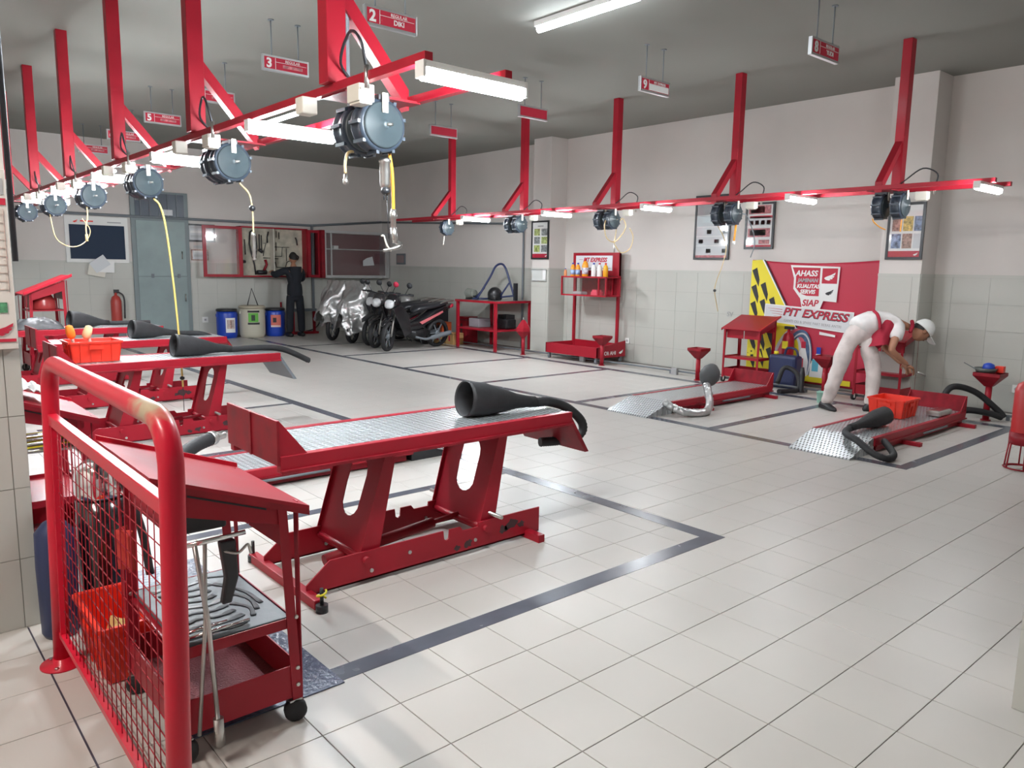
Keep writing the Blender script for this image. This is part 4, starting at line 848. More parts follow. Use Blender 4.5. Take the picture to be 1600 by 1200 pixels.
# near extinguisher
ne = empty('fire_extinguisher', (6.95, 1.82, 0), 'large red fire extinguisher in a round wire stand at the right edge', 'extinguisher')
ex_, ey_ = 7.02, 1.84
MB().lathe([(.105, 0), (.11, .0), (.11, .01), (.105, .01), (.105, 0)], (ex_, ey_, .0), (0, 0, 1), 28).build('stand_ring', REDD, ne)
MB().lathe([(.103, 0), (.106, .0), (.106, .10), (.103, .10), (.103, 0)], (ex_, ey_, .20), (0, 0, 1), 28).build('stand_collar', REDD, ne)
for k in range(6):
    a = 2*PI*k/6+.4; MB().tube([(ex_+.125*math.cos(a), ey_+.125*math.sin(a), .008), (ex_+.105*math.cos(a), ey_+.105*math.sin(a), .21)], .006, 6).build('stand_leg', REDD, ne)
MB().lathe([(.124, -.006), (.13, 0), (.124, .006), (.118, 0), (.124, -.006)], (ex_, ey_, .008), (0, 0, 1), 28).build('stand_ring', REDD, ne)
MB().lathe([(.05, .0), (.098, .01), (.10, .03), (.10, .42), (.085, .47), (.04, .50), (.025, .51), (.025, .55)], (ex_, ey_, .21), (0, 0, 1), 28).build('cylinder', mat('ext_red', (.42, .02, .022), .35), ne)
MB().box(ex_-.05, ex_+.06, ey_-.015, ey_+.015, .76, .80).build('valve', BLKP, ne, bevel=.004); MB().tube([(ex_, ey_, .79), (ex_, ey_, .84)], .02, 10).build('gauge', STEEL, ne)
MB().tube(smoothpath([(ex_-.02, ey_-.05, .76), (ex_-.05, ey_-.10, .66), (ex_-.06, ey_-.11, .45), (ex_-.065, ey_-.11, .34)]), .010, 8).build('hose', PIPEM, ne)
MB().tube([(ex_-.065, ey_-.11, .36), (ex_-.066, ey_-.11, .27)], [.012, .017], 10).build('nozzle', STEEL, ne)
MB().prism(rect(-.03, .0, .05, .10), (ex_-.0, ey_-.104, .38), (1, 0, 0), (0, 0, 1), (0, .004, 0)).build('label', WHTP, ne)
# workbench
wbn = empty('workbench', (9.35, 11.35, 0), 'red steel workbench in the far corner with a cradle on top', 'workbench')
for x in (8.90, 9.74):
    for y in (10.78, 11.92): MB().box(x, x+.05, y-.025, y+.025, 0, .88).build('leg', RED, wbn, bevel=.003)
MB().box(8.88, 9.80, 10.74, 11.96, .88, .92).build('top', RED, wbn, bevel=.003); MB().box(8.90, 9.78, 10.77, 11.93, .92, .925).build('top_sheet', STEEL, wbn)
MB().box(8.92, 9.78, 10.78, 11.92, .36, .39).build('lower_shelf', RED, wbn)
ck = empty('engine_cradle', (9.3, 11.0, .925), 'dark bent-tube cradle on the workbench', 'stand')
MB().tube(smoothpath([(9.10, 11.55, .94), (9.25, 11.35, 1.35), (9.30, 11.25, 1.55), (9.32, 11.10, 1.60), (9.32, 10.98, 1.52), (9.35, 10.90, 1.30), (9.4, 10.82, 1.0), (9.4, 10.80, .94)]), .02, 10).build('bow', NAVY, ck)
for a, b in (((9.2, 11.45, 1.15), (9.1, 11.62, .94)), ((9.36, 10.92, 1.25), (9.3, 11.12, .98)), ((9.05, 11.62, .94), (9.4, 11.45, .94)), ((9.3, 11.12, .98), (9.4, 10.82, 1.02))): MB().tube([a, b], .016, 8).build('strut', NAVY, ck)
MB().box(9.38, 9.44, 10.76, 10.82, .93, 1.25).build('clamp', BLKP, ck)
en = empty('engine_part', (9.3, 11.15, .925), 'dark engine casing inside the cradle on the workbench', 'engine')
MB().lathe([(.02, -.12), (.10, -.10), (.14, -.03), (.14, .03), (.10, .10), (.02, .12)], (9.25, 11.2, 1.03), (0, 1, .0), 16).build('casing', OIL, en); MB().box(9.15, 9.35, 11.1, 11.3, .928, 1.0).build('block', OIL, en, bevel=.02)
e2 = empty('engine_part', (9.1, 11.75, .925), 'grey finned engine part at the left end of the workbench', 'engine')
for k in range(7): MB().lathe([(.02, 0), (.10-.003*k, 0), (.10-.003*k, .010), (.02, .010)], (9.1, 11.82-.03*k, 1.03), (0, -1, .15), 14).build('fin', mat('grey_cast', (.14, .15, .13), .6), e2)
MB().box(9.05, 9.2, 11.62, 11.85, .926, 1.0).build('foot', OIL, e2, bevel=.01)
e3 = empty('engine_part', (9.4, 10.95, .39), 'black engine block on the lower shelf of the workbench', 'engine')
MB().box(9.25, 9.5, 10.85, 11.2, .392, .58).build('block', OIL, e3, bevel=.03)
for k in range(5): MB().box(9.27, 9.48, 10.88+.06*k, 10.89+.06*k, .56, .66).build('fin', OIL, e3)
tag(MB().box(9.1, 9.4, 11.5, 11.8, .392, .56).build('parts_box', mat('grey_card', (.25, .24, .26), .7), None, bevel=.01), 'grey parts box on the lower shelf of the workbench', 'box')
for i, (x, y, z, sx_, sz, m_, lb) in enumerate([(8.98, 12.55, 0, .26, .22, WOOD, 'cardboard carton at the left foot of the workbench'), (9.02, 12.2, 0, .26, .23, WOOD, 'cardboard carton behind the workbench leg'), (9.05, 12.62, .222, .24, .2, mat('orange_can', (.55, .10, .03), .5), 'orange canister standing on the cartons'), (9.3, 12.15, 0, .3, .55, REDD, 'red tool box unit behind the workbench'), (9.1, 12.95, .0, .35, .72, BLKP, 'black storage case left of the workbench')]):
    q = empty('storage_box', (x, y, z), lb, 'box')
    MB().box(x, x+sx_, y, y+sx_, z, z+sz).build('box_body', m_, q, bevel=.008)
    MB().box(x-.002, x+.0, y+sx_*.4, y+sx_*.6, z+sz*.3, z+sz*.75).build('label', REDP if i < 2 else BLKP, q)
    MB().box(x-.002, x+sx_+.002, y-.002, y+sx_+.002, z+sz*.88, z+sz*.9).build('lid_seam', BLKP, q)
# ------------------------------------------------------------ back wall
dr = tag(B(4.28, 5.36, YB-.05, YB-.0, 0, 2.9).build('door_1', mat('door_frame', (.20, .24, .25), .5), bevel=.004), kind='structure')
MB().box(4.36, 5.28, YB-.065, YB-.05, .02, 1.24).build('lower_leaf', DOORM, dr, bevel=.003); MB().box(4.36, 5.28, YB-.065, YB-.05, 1.255, 2.33).build('upper_leaf', DOORM, dr, bevel=.003)
MB().box(4.36, 5.28, YB-.06, YB-.05, 2.42, 2.86).build('transom', mat('transom_dark', (.05, .07, .10), .3), dr)
for k in range(5): MB().box(4.45+.17*k, 4.465+.17*k, YB-.075, YB-.06, 2.42, 2.86).build('transom_bar', PIPEM, dr)
MB().box(4.85, 5.05, YB-.085, YB-.076, 2.45, 2.56).build('transom_sticker', LGRY, dr)
MB().tube([(5.2, YB-.085, 1.6), (5.2, YB-.085, 1.75)], .012, 8).build('handle', STEEL, dr); MB().tube([(5.23, YB-.085, .75), (5.23, YB-.085, .9)], .012, 8).build('handle', STEEL, dr)
for x in (4.6, 5.1): MB().box(x, x+.05, YB-.078, YB-.065, 1.22, 1.30).build('latch', PIPEM, dr)
tv = empty('television', (3.68, YB-.1, 1.5), 'black screen in a white frame with header on the back wall left of the door', 'screen')
MB().box(3.14, 4.22, YB-.045, YB-.01, 1.50, 2.36).build('white_frame', WHT, tv, bevel=.006); MB().box(3.21, 4.15, YB-.06, YB-.045, 1.57, 2.20).build('screen', mat('dark_screen', (.016, .030, .060), .45, spec=.2), tv)
wing((3.28, YB-.046, 2.23), FY, .08, ORN, tv, .002); flat('header_line', rect(3.40, 2.255, 3.62, 2.28), (0, YB-.046, 0), FY, ORN, tv); flat('header_line', rect(3.86, 2.25, 4.10, 2.27), (0, YB-.046, 0), FY, GRYP, tv)
for k, (x, z, a, m_) in enumerate([(3.62, 1.32, .35, CREAM), (3.55, 1.28, -.2, CREAM), (3.70, 1.35, -.05, WHTP), (3.60, 1.40, .6, LGRY)]):
    ca, sa = math.cos(a), math.sin(a); pl = [(px*ca-py*sa, px*sa+py*ca) for px, py in rect(-.15, -.11, .15, .11)]
    MB().prism(pl, (x+.08, YB-.075-.008*k, z+.08), (1, 0, 0), (0, 0, 1), (0, -.002, 0)).build('paper_sheet', m_, tv)
def frame_b(x0, x1, z0, z1, label, m_=BLKP, fr=.035):
    root = empty('wall_frame', ((x0+x1)/2, YB-.01, z0), label, 'picture frame')
    for a in ((x0-fr, x0, z0-fr, z1+fr), (x1, x1+fr, z0-fr, z1+fr)): MB().box(a[0], a[1], YB-.03, YB-.009, a[2], a[3]).build('frame_side', m_, root)
    for a in ((z0-fr, z0), (z1, z1+fr)): MB().box(x0, x1, YB-.03, YB-.009, a[0], a[1]).build('frame_side', m_, root)
    MB().box(x0, x1, YB-.018, YB-.010, z0, z1).build('print', LGRY, root)
    for k in range(3): MB().box(x0+.03, x1-.03, YB-.020, YB-.018, z0+.05+.09*k, z0+.10+.09*k).build('printed_line', WHTP if k % 2 else mat('soft_grey', (.5, .52, .53), .6), root)
frame_b(5.37, 5.86, 1.99, 2.28, 'black framed certificate behind the open cabinet door, right of the door'); frame_b(5.42, 5.72, 1.60, 1.78, 'small brown framed notice below the framed certificate', PBRN, .02)
# tool cabinet with open glass doors
ca_ = empty('tool_cabinet', (7.1, YB-.15, 1.25), 'red wall cabinet with open doors and tools hung on its pale back board', 'cabinet')
MB().box(6.38, 7.82, YB-.03, YB-.01, 1.27, 2.28).build('back_board', mat('stained_board', (.50, .47, .38), .8, nscale=5, namp=.3), ca_)
for a in ((6.34, 6.38, 1.25, 2.31), (7.82, 7.86, 1.25, 2.31)): MB().box(a[0], a[1], YB-.24, YB-.01, a[2], a[3]).build('cabinet_side', RED, ca_)
MB().box(6.34, 7.86, YB-.24, YB-.01, 2.28, 2.31).build('cabinet_top', RED, ca_); MB().box(6.34, 7.86, YB-.24, YB-.01, 1.25, 1.28).build('cabinet_bottom', RED, ca_)
MB().box(7.07, 7.09, YB-.22, YB-.03, 1.28, 2.28).build('mid_post', CREAM, ca_)
def cdoor(x0, x1, y, name, m_=RED, fr=.07):
    d = MB().box(x0, x0+fr, y, y+.025, 1.25, 2.29).box(x1-fr, x1, y, y+.025, 1.25, 2.29).box(x0+fr, x1-fr, y, y+.025, 1.25, 1.25+fr*.8).box(x0+fr, x1-fr, y, y+.025, 2.29-fr*.8, 2.29).build(name, m_, ca_); return d
cdoor(5.55, 6.36, YB-.27, 'door'); cdoor(7.84, 8.16, YB-.27, 'door')
MB().box(5.62, 6.29, YB-.262, YB-.258, 1.30, 2.24).build('pane', GLASS, ca_)
HKS = [('hose loop', [(6.62, 2.2), (6.68, 2.24), (6.74, 2.15), (6.76, 1.9), (6.72, 1.6)], .016), ('strap', [(6.62, 2.2), (6.60, 1.95), (6.64, 1.75), (6.70, 1.5), (6.72, 1.3)], .016), ('long spanner', [(6.82, 2.16), (6.82, 1.8)], .012), ('second long spanner', [(6.87, 2.14), (6.87, 1.82)], .010), ('dark pliers', [(7.03, 2.22), (7.0, 2.10), (7.0, 1.98)], .016),
       ('thin hook rod', [(6.92, 1.97), (6.97, 1.98), (6.92, 1.8), (6.9, 1.7)], .007), ('short chain', [(6.50, 2.04), (6.51, 1.72)], .010), ('red handled puller', [(6.94, 1.62), (6.97, 1.52), (6.9, 1.38), (6.85, 1.32)], .028), ('horizontal bar', [(6.9, 1.66), (7.06, 1.66)], .008), ('right horizontal bar', [(7.1, 1.65), (7.24, 1.65)], .009),
       ('first hanging key', [(7.21, 2.24), (7.21, 2.10)], .007), ('second hanging key', [(7.27, 2.22), (7.27, 2.07)], .010), ('T key', [(7.2, 2.0), (7.2, 1.82)], .007), ('trapezoid bow', [(7.12, 1.90), (7.14, 1.70), (7.32, 1.70), (7.34, 1.90), (7.12, 1.90)], .008), ('long cross bar', [(7.3, 1.9), (7.5, 1.9)], .006), ('lower bow', [(7.12, 1.59), (7.17, 1.57), (7.20, 1.46), (7.40, 1.46), (7.44, 1.58), (7.5, 1.6)], .009), ('curved sickle', [(7.65, 2.12), (7.68, 2.05), (7.69, 1.95)], .014), ('tall hook', [(7.43, 1.88), (7.43, 1.6)], .007), ('wrench cluster', [(6.80, 1.84), (6.88, 1.78)], .035), ('box of bits', [(6.75, 1.35), (6.95, 1.35)], .05), ('grey cap', [(6.44, 1.57), (6.5, 1.57)], .03)]
for nm, p, r_ in HKS:
    tag(MB().tube([(x, YB-.055-r_*.5, z) for x, z in p], r_, 6).build('hand_tool', BLKP if 'red' not in nm else REDD), nm+' hanging in the open red tool cabinet', 'tool', 'tools in the open wall cabinet')
tg = tag(MB().lathe([(.035, -.012), (.035, .012), (.06, .012), (.06, -.012), (.035, -.012)], (7.66, YB-.06, 1.68), (0, 1, 0), 18).build('ring_gauge', BLKP), 'black ring hanging at the right of the tool cabinet', 'tool', 'tools in the open wall cabinet')
cb = empty('display_cabinet', (9.0, 16.0, 1.25), 'aluminium framed cabinet with dark red inside and a shelf, in the back corner', 'cabinet')
y0 = 15.92
MB().box(8.12, 9.86, 16.24, 16.28, 1.26, 2.28).build('back_panel', mat('dark_maroon', (.12, .02, .03), .5), cb)
for a in ((8.12, 8.20, 1.24, 2.30), (9.80, 9.87, 1.24, 2.30)): MB().box(a[0], a[1], y0, 16.28, a[2], a[3]).build('cabinet_side', REDD if a[0] < 9 else ALU, cb)
MB().box(8.2, 9.8, y0, 16.28, 2.24, 2.30).build('cabinet_top', ALU, cb); MB().box(8.2, 9.8, y0, 16.28, 1.24, 1.30).build('cabinet_bottom', ALU, cb)
for x in (8.20, 8.34, 9.76): MB().box(x, x+.03, y0-.01, y0+.015, 1.26, 2.28).build('front_stile', ALU, cb)
MB().box(8.2, 9.8, y0+.1, 16.24, 1.88, 1.90).build('shelf', ALU, cb); MB().box(8.23, 9.78, y0+.003, y0+.007, 1.30, 2.24).build('pane', GLASS, cb)
tag(MB().box(8.5, 8.62, 16.08, 16.16, 1.901, 1.97).build('small_box', WHTP, None, bevel=.004), 'tiny white box on the shelf of the corner display cabinet', 'box')
tag(MB().prism([(0, 0), (.30, .02), (.25, .22), (.10, .18), (0, .12)], (9.15, y0-.013, 1.52), (1, 0, 0), (0, 0, 1), (0, -.003, 0)).build('paper_note', LGRY), 'crooked paper stuck on the pane of the corner display cabinet', 'paper')
# barrels
def barrel(x, y, R0, h, m_, lidm, label, lab, strap=False):
    root = empty('drum', (x, y, 0), label, 'drum')
    MB().lathe([(R0*.86, 0), (R0*.92, .01), (R0, .08), (R0*1.01, h*.5), (R0, h-.08), (R0*.93, h-.02)], (x, y, 0), (0, 0, 1), 28).build('body', m_, root)
    MB().lathe([(R0*.95, 0), (R0*1.03, .0), (R0*1.03, .04), (R0*.9, .055)], (x, y, h-.03), (0, 0, 1), 28).build('lid', lidm, root)
    d = V((-.36, -.93, 0)).normalized()*(R0+.006)
    q = V((d.y, -d.x, 0)).normalized()*-1
    for nm, a0, a1, z0, z1, mm in lab:
        vs = []; n = 8
        for i in range(n+1):
            a = math.atan2(d.y, d.x)+(a0+(a1-a0)*i/n); vs += [(x+(R0*1.02+.004)*math.cos(a), y+(R0*1.02+.004)*math.sin(a), z0), (x+(R0*1.02+.004)*math.cos(a), y+(R0*1.02+.004)*math.sin(a), z1)]
        MB().add(vs, [(2*i, 2*i+2, 2*i+3, 2*i+1) for i in range(n)]).build(nm, mm, root, fix=False)
    for s_ in (-1, 1): MB().box(x+s_*R0*1.02-.01, x+s_*R0*1.02+.01, y-.03, y+.03, h-.14, h-.08).build('handle', m_, root)
    if strap: MB().tube([(x-.10, y, h), (x-.0, y-.02, h+.38), (x+.14, y, h)], .012, 6).build('strap', BLKP, root)
    return root
barrel(5.93, 15.9, .205, .58, BLUE, BLKP, 'blue plastic drum with white label, left of the cream drum', [('label', -.1, .85, .12, .42, WHTP), ('label_picture', .0, .75, .20, .38, PBRN)])
barrel(6.42, 15.78, .26, .64, mat('cream_drum', (.55, .52, .42), .5), mat('cream_lid', (.45, .40, .30), .6), 'cream drum with green label and black straps between the blue drums', [('label', -.3, .45, .33, .52, GREEN), ('label_picture', -.08, .2, .36, .48, BLKPR), ('black_band', -.35, .55, .53, .57, BLKPR), ('black_band', -.35, .55, .28, .32, BLKPR)], True)
barrel(6.95, 15.85, .205, .58, BLUE, BLKP, 'blue plastic drum with red label, right of the cream drum', [('label', -.45, .55, .20, .46, mat('label_red', (.65, .16, .12), .5)), ('label_picture', -.25, .1, .30, .40, BLKPR), ('label_picture', -.45, .5, .20, .24, WHTP)])
tag(MB().tube([(7.25, 16.2, .0), (7.27, 16.24, .70)], .022, 8).build('red_bar', REDD), 'dark red bar leaning on the wall right of the red label drum', 'bar')
st = empty('floor_stand', (7.6, 16.0, 0), 'dark red equipment stand behind the man at the tool cabinet', 'stand')
for a in ((7.4, 15.95), (7.9, 15.95)): MB().box(a[0], a[0]+.05, a[1], a[1]+.05, 0, .55).build('leg', REDD, st)
MB().box(7.35, 8.0, 15.9, 16.1, .0, .05).build('base', REDD, st); MB().box(7.38, 7.97, 15.93, 16.05, .50, .56).build('top', PIPEM, st)
so = empty('wall_socket', (5.62, 16.28, .36), 'white wall socket left of the blue drums', 'socket'); MB().box(5.56, 5.68, 16.27, 16.29, .30, .42).build('cover_plate', WHT, so, bevel=.004); MB().box(5.60, 5.64, 16.265, 16.27, .34, .38).build('hole', GRYP, so)
fe = empty('fire_extinguisher', (3.95, 16.1, .3), 'small red extinguisher at the back wall left of the door', 'extinguisher')
MB().lathe([(.05, 0), (.09, .01), (.095, .03), (.095, .50), (.07, .58), (.025, .61), (.025, .66)], (3.90, 16.12, .28), (0, 0, 1), 18).build('cylinder', mat('ext_far', (.42, .05, .04), .4), fe)
MB().box(3.87, 3.96, 16.1, 16.14, .93, 1.0).build('valve', BLKP, fe); MB().tube(smoothpath([(3.93, 16.05, .96), (4.02, 16.03, .85), (4.02, 16.03, .45)]), .015, 6).build('hose', BLKP, fe); MB().box(3.85, 4.02, 16.0, 16.2, 0, .28).build('plinth', PIPEM, fe)
# ------------------------------------------------------------ left foreground wall board and conduit
sb = empty('schedule_board', (.27, 3.61, 1.17), 'white schedule board with red grid and red wing on the left pillar', 'board')
MB().box(.02, .502, 3.585, 3.612, 1.175, 1.87).build('board_panel', mat('board_white', (.66, .62, .57), .4), sb, bevel=.003)
bo = (.02, 3.585, 1.175)
flat('red_bar', rect(.0, .03, .476, .042), bo, FY, REDP, sb); flat('red_bar', rect(.0, .56, .476, .585), bo, FY, REDP, sb)
flat('screen_picture', rect(.36, .145, .455, .185), bo, FY, mat('green_picture', (.06, .20, .10), .5, nscale=40, namp=.8), sb); flat('screen_picture', rect(.38, .6, .47, .66), bo, FY, GRYP, sb)
for k in range(10): flat('grid_line', rect(.25, .235+.032*k, .465, .2365+.032*k), bo, FY, PBRN, sb)
for x in (.25, .41, .465): flat('grid_line', rect(x, .225, x+.0015, .545), bo, FY, PBRN, sb)
wing((.42, 3.585, 1.225), FY, .07, REDP, sb, .003, flip=False)
tag(MB().tube([(.525, 3.66, 1.52), (.525, 3.66, CH)], .011, 8).build('conduit', BLKP), 'thin black conduit down the edge of the left pillar', 'pipe')
bd = empty('blue_drum', (.555, 3.46, 0), 'dark blue plastic drum standing behind the barrier beside the pillar', 'drum')
MB().lathe([(.06, 0), (.07, .02), (.075, .3), (.072, .44), (.04, .48), (.02, .49)], (.555, 3.46, 0), (0, 0, 1), 24).build('body', NAVY, bd); MB().lathe([(.02, 0), (.02, .03)], (.555, 3.46, .48), (0, 0, 1), 14).build('cap', BLKP, bd)
eng = empty('shop_vacuum', (.75, 3.3, 0), 'dark machine with polished silver dome seen through the mesh barrier', 'machine')
MB().lathe([(.08, 0), (.10, .02), (.10, .40), (.095, .54)], (.74, 3.5, 0), (0, 0, 1), 24).build('tank', BLKG, eng); MB().lathe([(.09, 0), (.10, .03), (.10, .07), (.09, .13), (.05, .165), (.02, .17)], (.74, 3.5, .54), (0, 0, 1), 28).build('dome', CHROME, eng)
MB().tube(smoothpath([(.72, 3.4, .66), (.70, 3.3, .74), (.74, 3.2, .72), (.80, 3.15, .5), (.82, 3.12, .3)]), .016, 8).build('hose', BLKP, eng)
rgt = tag(MB().grid(lambda a, b: V((.56+.02*math.sin(a*7), 2.35+.05*a, .74-.12*b+.01*a)), 6, 8).build('red_rag', mat('red_rag', (.55, .05, .04), .9), None, fix=False, solid=.004), 'small red rag hung behind the mesh barrier top', 'cloth')
# cloths and tools on the second cart
tag(MB().grid(lambda a, b: V((.52+.20*a, 4.25+.42*b, .935-.36*(.05+.20*a)+.05*abs(noise.noise(V((a*5, b*5, 2))))+.02)), 18, 22).build('white_cloth', CLOTH, None, fix=False, solid=.004), 'white cloth heaped on the lid of the cart by the pillar', 'cloth')
tb = empty('tool_tray', (.67, 4.5, .36), 'tray of spanners on the cart by the pillar', 'tray')
MB().box(.50, .84, 4.24, 4.72, .60, .61).build('tray_sheet', STEEL, tb)
for k in range(7): MB().bar((.52, 4.28+.06*k, .62), (.80, 4.30+.055*k+.02*(k % 3), .625), .016, .006).build('spanner', CHROME if k % 2 else YEL, tb)
# bag and hood on the far left lift
bg = empty('black_bag', (1.7, 10.9, .70), 'wrinkled black bag lying on the farthest left lift', 'bag')
MB().grid(lambda a, b: V((1.45+.55*a, 10.68+.40*b, .705+.13*(max(0, math.sin(PI*a))**.4)*(max(0, math.sin(PI*b))**.5)+.04*noise.noise(V((a*8, b*6, 3)))*math.sin(PI*a)*math.sin(PI*b))), 30, 20).build('bag_body', mat('black_vinyl', (.014, .015, .018), .5, bump=.5, bscale=18), bg, fix=False)
horn((2.08, 10.9, .80), (2.55, 10.95, .74), [(2.6, 10.95, .735), (2.85, 10.95, .735), (3.05, 10.95, .73)], 'wide grey black exhaust cone on the farthest left lift', R0=.11)
hm = empty('red_helmet', (2.0, 12.0, .872), 'red dome shaped helmet on the shelf of the farthest cart', 'helmet'); MB().lathe([(.15, 0), (.155, .02), (.145, .12), (.10, .20), (.04, .24), (.01, .245)], (2.0, 12.0, .872), (0, 0, 1), 20).build('shell', mat('helmet_red', (.30, .03, .03), .25), hm)
tag(MB().lathe([(.02, -.03), (.045, -.01), (.045, .02), (.02, .035)], (2.78, 10.7, .745), (0, -1, 0), 14).build('chrome_cap', CHROME), 'small shiny cap on the far left lift by the extinguisher', 'cap')
# ------------------------------------------------------------ motorcycles
def loft(secs, n=16, power=2.6):                 # secs: (x, z, half width, half height) -> smooth body along x
    vs = []; fs = []
    for (x, z, a, b) in secs:
        for k in range(n):
            t = 2*PI*k/n; c, s_ = math.cos(t), math.sin(t)
            vs.append((x, a*abs(c)**(2/power)*(1 if c > 0 else -1), z+b*abs(s_)**(2/power)*(1 if s_ > 0 else -1)))
    for i in range(len(secs)-1):
        for k in range(n): fs.append((i*n+k, i*n+(k+1) % n, (i+1)*n+(k+1) % n, (i+1)*n+k))
    fs += [tuple(range(n)), tuple(range((len(secs)-1)*n, len(secs)*n))]
    return MB().add(vs, fs, True)
def wheel(parent, x, z, R0=.27, r_=.045):
    t = MB().lathe([(R0-r_*1.2, -r_*.7), (R0-r_*.4, -r_), (R0-.004, -r_*.6), (R0, 0), (R0-.004, r_*.6), (R0-r_*.4, r_), (R0-r_*1.2, r_*.7), (R0-r_*1.2, -r_*.7)], (x, 0, z), (0, 1, 0), 30).build('tyre', BLK, parent)
    MB().lathe([(.03, -.03), (.05, -.02), (.05, .02), (.03, .03)], (x, 0, z), (0, 1, 0), 14).build('wheel_hub', PIPEM, t)
    for k in range(6):
        a = PI*k/3; MB().bar((x, 0, z), (x+math.cos(a)*(R0-r_), 0, z+math.sin(a)*(R0-r_)), .02, .012, (0, 1, 0)).build('spoke', PIPEM, t)
def steer(root, names, ang, c=(-.5, 0, 0)):
    c = V(c); Rz = Matrix.Rotation(ang, 3, 'Z')
    for ch in root.children:
        if ch.name.split('.')[0] in names and (ch.name.split('.')[0] != 'tyre' or ch.data.vertices[0].co.x < 0):
            ch.rotation_euler = (0, 0, ang); ch.location = c-Rz@c
def scooter(loc, rz, lean, label, body=BLKG, accent=None, box=False):
    root = empty('motorcycle', (0, 0, 0), label, 'motorcycle', 'parked motorcycles')
    wheel(root, -.62, .27); wheel(root, .62, .27, r_=.05)
    loft([(-.95, .50, .01, .01), (-.88, .54, .05, .03), (-.62, .60, .055, .05), (-.42, .56, .05, .04), (-.36, .50, .01, .02)]).build('front_fender', body, root)
    for s_ in (-.055, .055): MB().tube([(-.62, s_, .27), (-.48, s_, .72)], .02, 8).build('fork', STEEL, root)
    MB().tube([(-.50, 0, .62), (-.40, 0, .98)], .035, 10).build('steering_head', BLKP, root)
    loft([(-.66, .84, .03, .04), (-.62, .86, .10, .10), (-.52, .90, .14, .13), (-.40, .92, .13, .11), (-.30, .92, .05, .05)]).build('front_cowl', body, root)
    loft([(-.70, .84, .02, .02), (-.685, .85, .075, .065), (-.64, .865, .09, .08), (-.60, .87, .06, .05)]).build('headlight', mat('headlight_lens', (.75, .76, .78), .08, .3), root)
    MB().tube(smoothpath([(-.36, -.34, 1.03), (-.42, -.18, 1.03), (-.45, 0, 1.0), (-.42, .18, 1.03), (-.36, .34, 1.03)]), .014, 8).build('handlebar', BLKP, root)
    for s_ in (-1, 1):
        MB().tube([(-.33, s_*.34, 1.03), (-.37, s_*.25, 1.035)], .02, 8).build('grip', BLK, root)
        MB().tube(smoothpath([(-.41, s_*.20, 1.03), (-.43, s_*.25, 1.12), (-.44, s_*.28, 1.18)]), .006, 6).build('mirror_stem', BLKP, root)
        MB().lathe([(.002, -.015), (.05, -.012), (.055, 0), (.04, .01), (.002, .012)], (-.45, s_*.29, 1.21), (1, 0, .2), 14).build('mirror', accent if (accent and accent.name == 'mirror_red' and s_ < 0) else BLKP, root)
        MB().prism([(-.60, .80), (-.40, .84), (-.22, .66), (-.16, .34), (-.30, .26), (-.40, .44), (-.56, .70)], (0, s_*.16, 0), (1, 0, 0), (0, 0, 1), (0, s_*.012, 0)).build('leg_shield', body, root, bevel=.006)
        if accent: MB().prism([(.05, .52), (.60, .72), (.62, .69), (.12, .48)], (0, s_*.137, 0), (1, 0, 0), (0, 0, 1), (0, s_*.006, 0)).build('side_decal', accent, root)
    loft([(-.28, .50, .07, .10), (-.10, .42, .09, .10), (.10, .46, .12, .12), (.35, .60, .13, .12), (.65, .72, .10, .09), (.92, .80, .05, .04)]).build('body_shell', body, root)
    loft([(-.05, .70, .06, .03), (.05, .76, .12, .05), (.35, .79, .13, .05), (.62, .83, .12, .045), (.80, .85, .06, .02)]).build('seat', BLKP, root)
    loft([(-.12, .30, .05, .06), (0, .28, .12, .10), (.2, .28, .12, .10), (.40, .30, .06, .05)]).build('engine', OIL, root)
    MB().tube(smoothpath([(0, -.10, .24), (.2, -.16, .20), (.35, -.17, .22), (.80, -.18, .30)]), [.02]*8+[.024]*8+[.045]*9, 10).build('exhaust', PIPEM, root)
    MB().tube(smoothpath([(.55, -.12, .86), (.75, -.12, .90), (.90, -.10, .90), (.92, 0, .90), (.90, .10, .90), (.75, .12, .90), (.55, .12, .86)]), .012, 8).build('grab_rail', STEEL, root)
    loft([(.86, .78, .07, .04), (.94, .80, .06, .04), (.98, .80, .02, .02)]).build('tail_light', REDP, root)
    MB().tube([(.25, .12, .28), (.45, .22, .02)], .012, 8).build('stand', PIPEM, root)
    if box: MB().box(.55, .95, -.2, .2, .90, 1.15).build('rear_box', BLKP, root, bevel=.04)
    steer(root, ('tyre', 'front_fender', 'fork', 'handlebar', 'grip', 'mirror_stem', 'mirror', 'headlight', 'front_cowl'), .55)
    root.location = loc; root.rotation_euler = (lean, 0, rz)
    return root
scooter((7.95, 12.08, .0), .10, .10, 'black motorcycle nearest the camera in the parked row, with chrome headlight', accent=mat('pink_decal', (.65, .16, .18), .4))
scooter((8.05, 12.62, .0), .05, .08, 'dark motorcycle with red mirror squeezed second in the row', body=mat('dark_bike', (.03, .028, .03), .25, coat=.4), accent=mat('mirror_red', (.6, .03, .08), .4))
scooter((8.2, 13.05, .0), .0, .08, 'dark motorcycle between the black one and the covered ones', body=mat('grey_bike', (.06, .06, .065), .3, coat=.3))
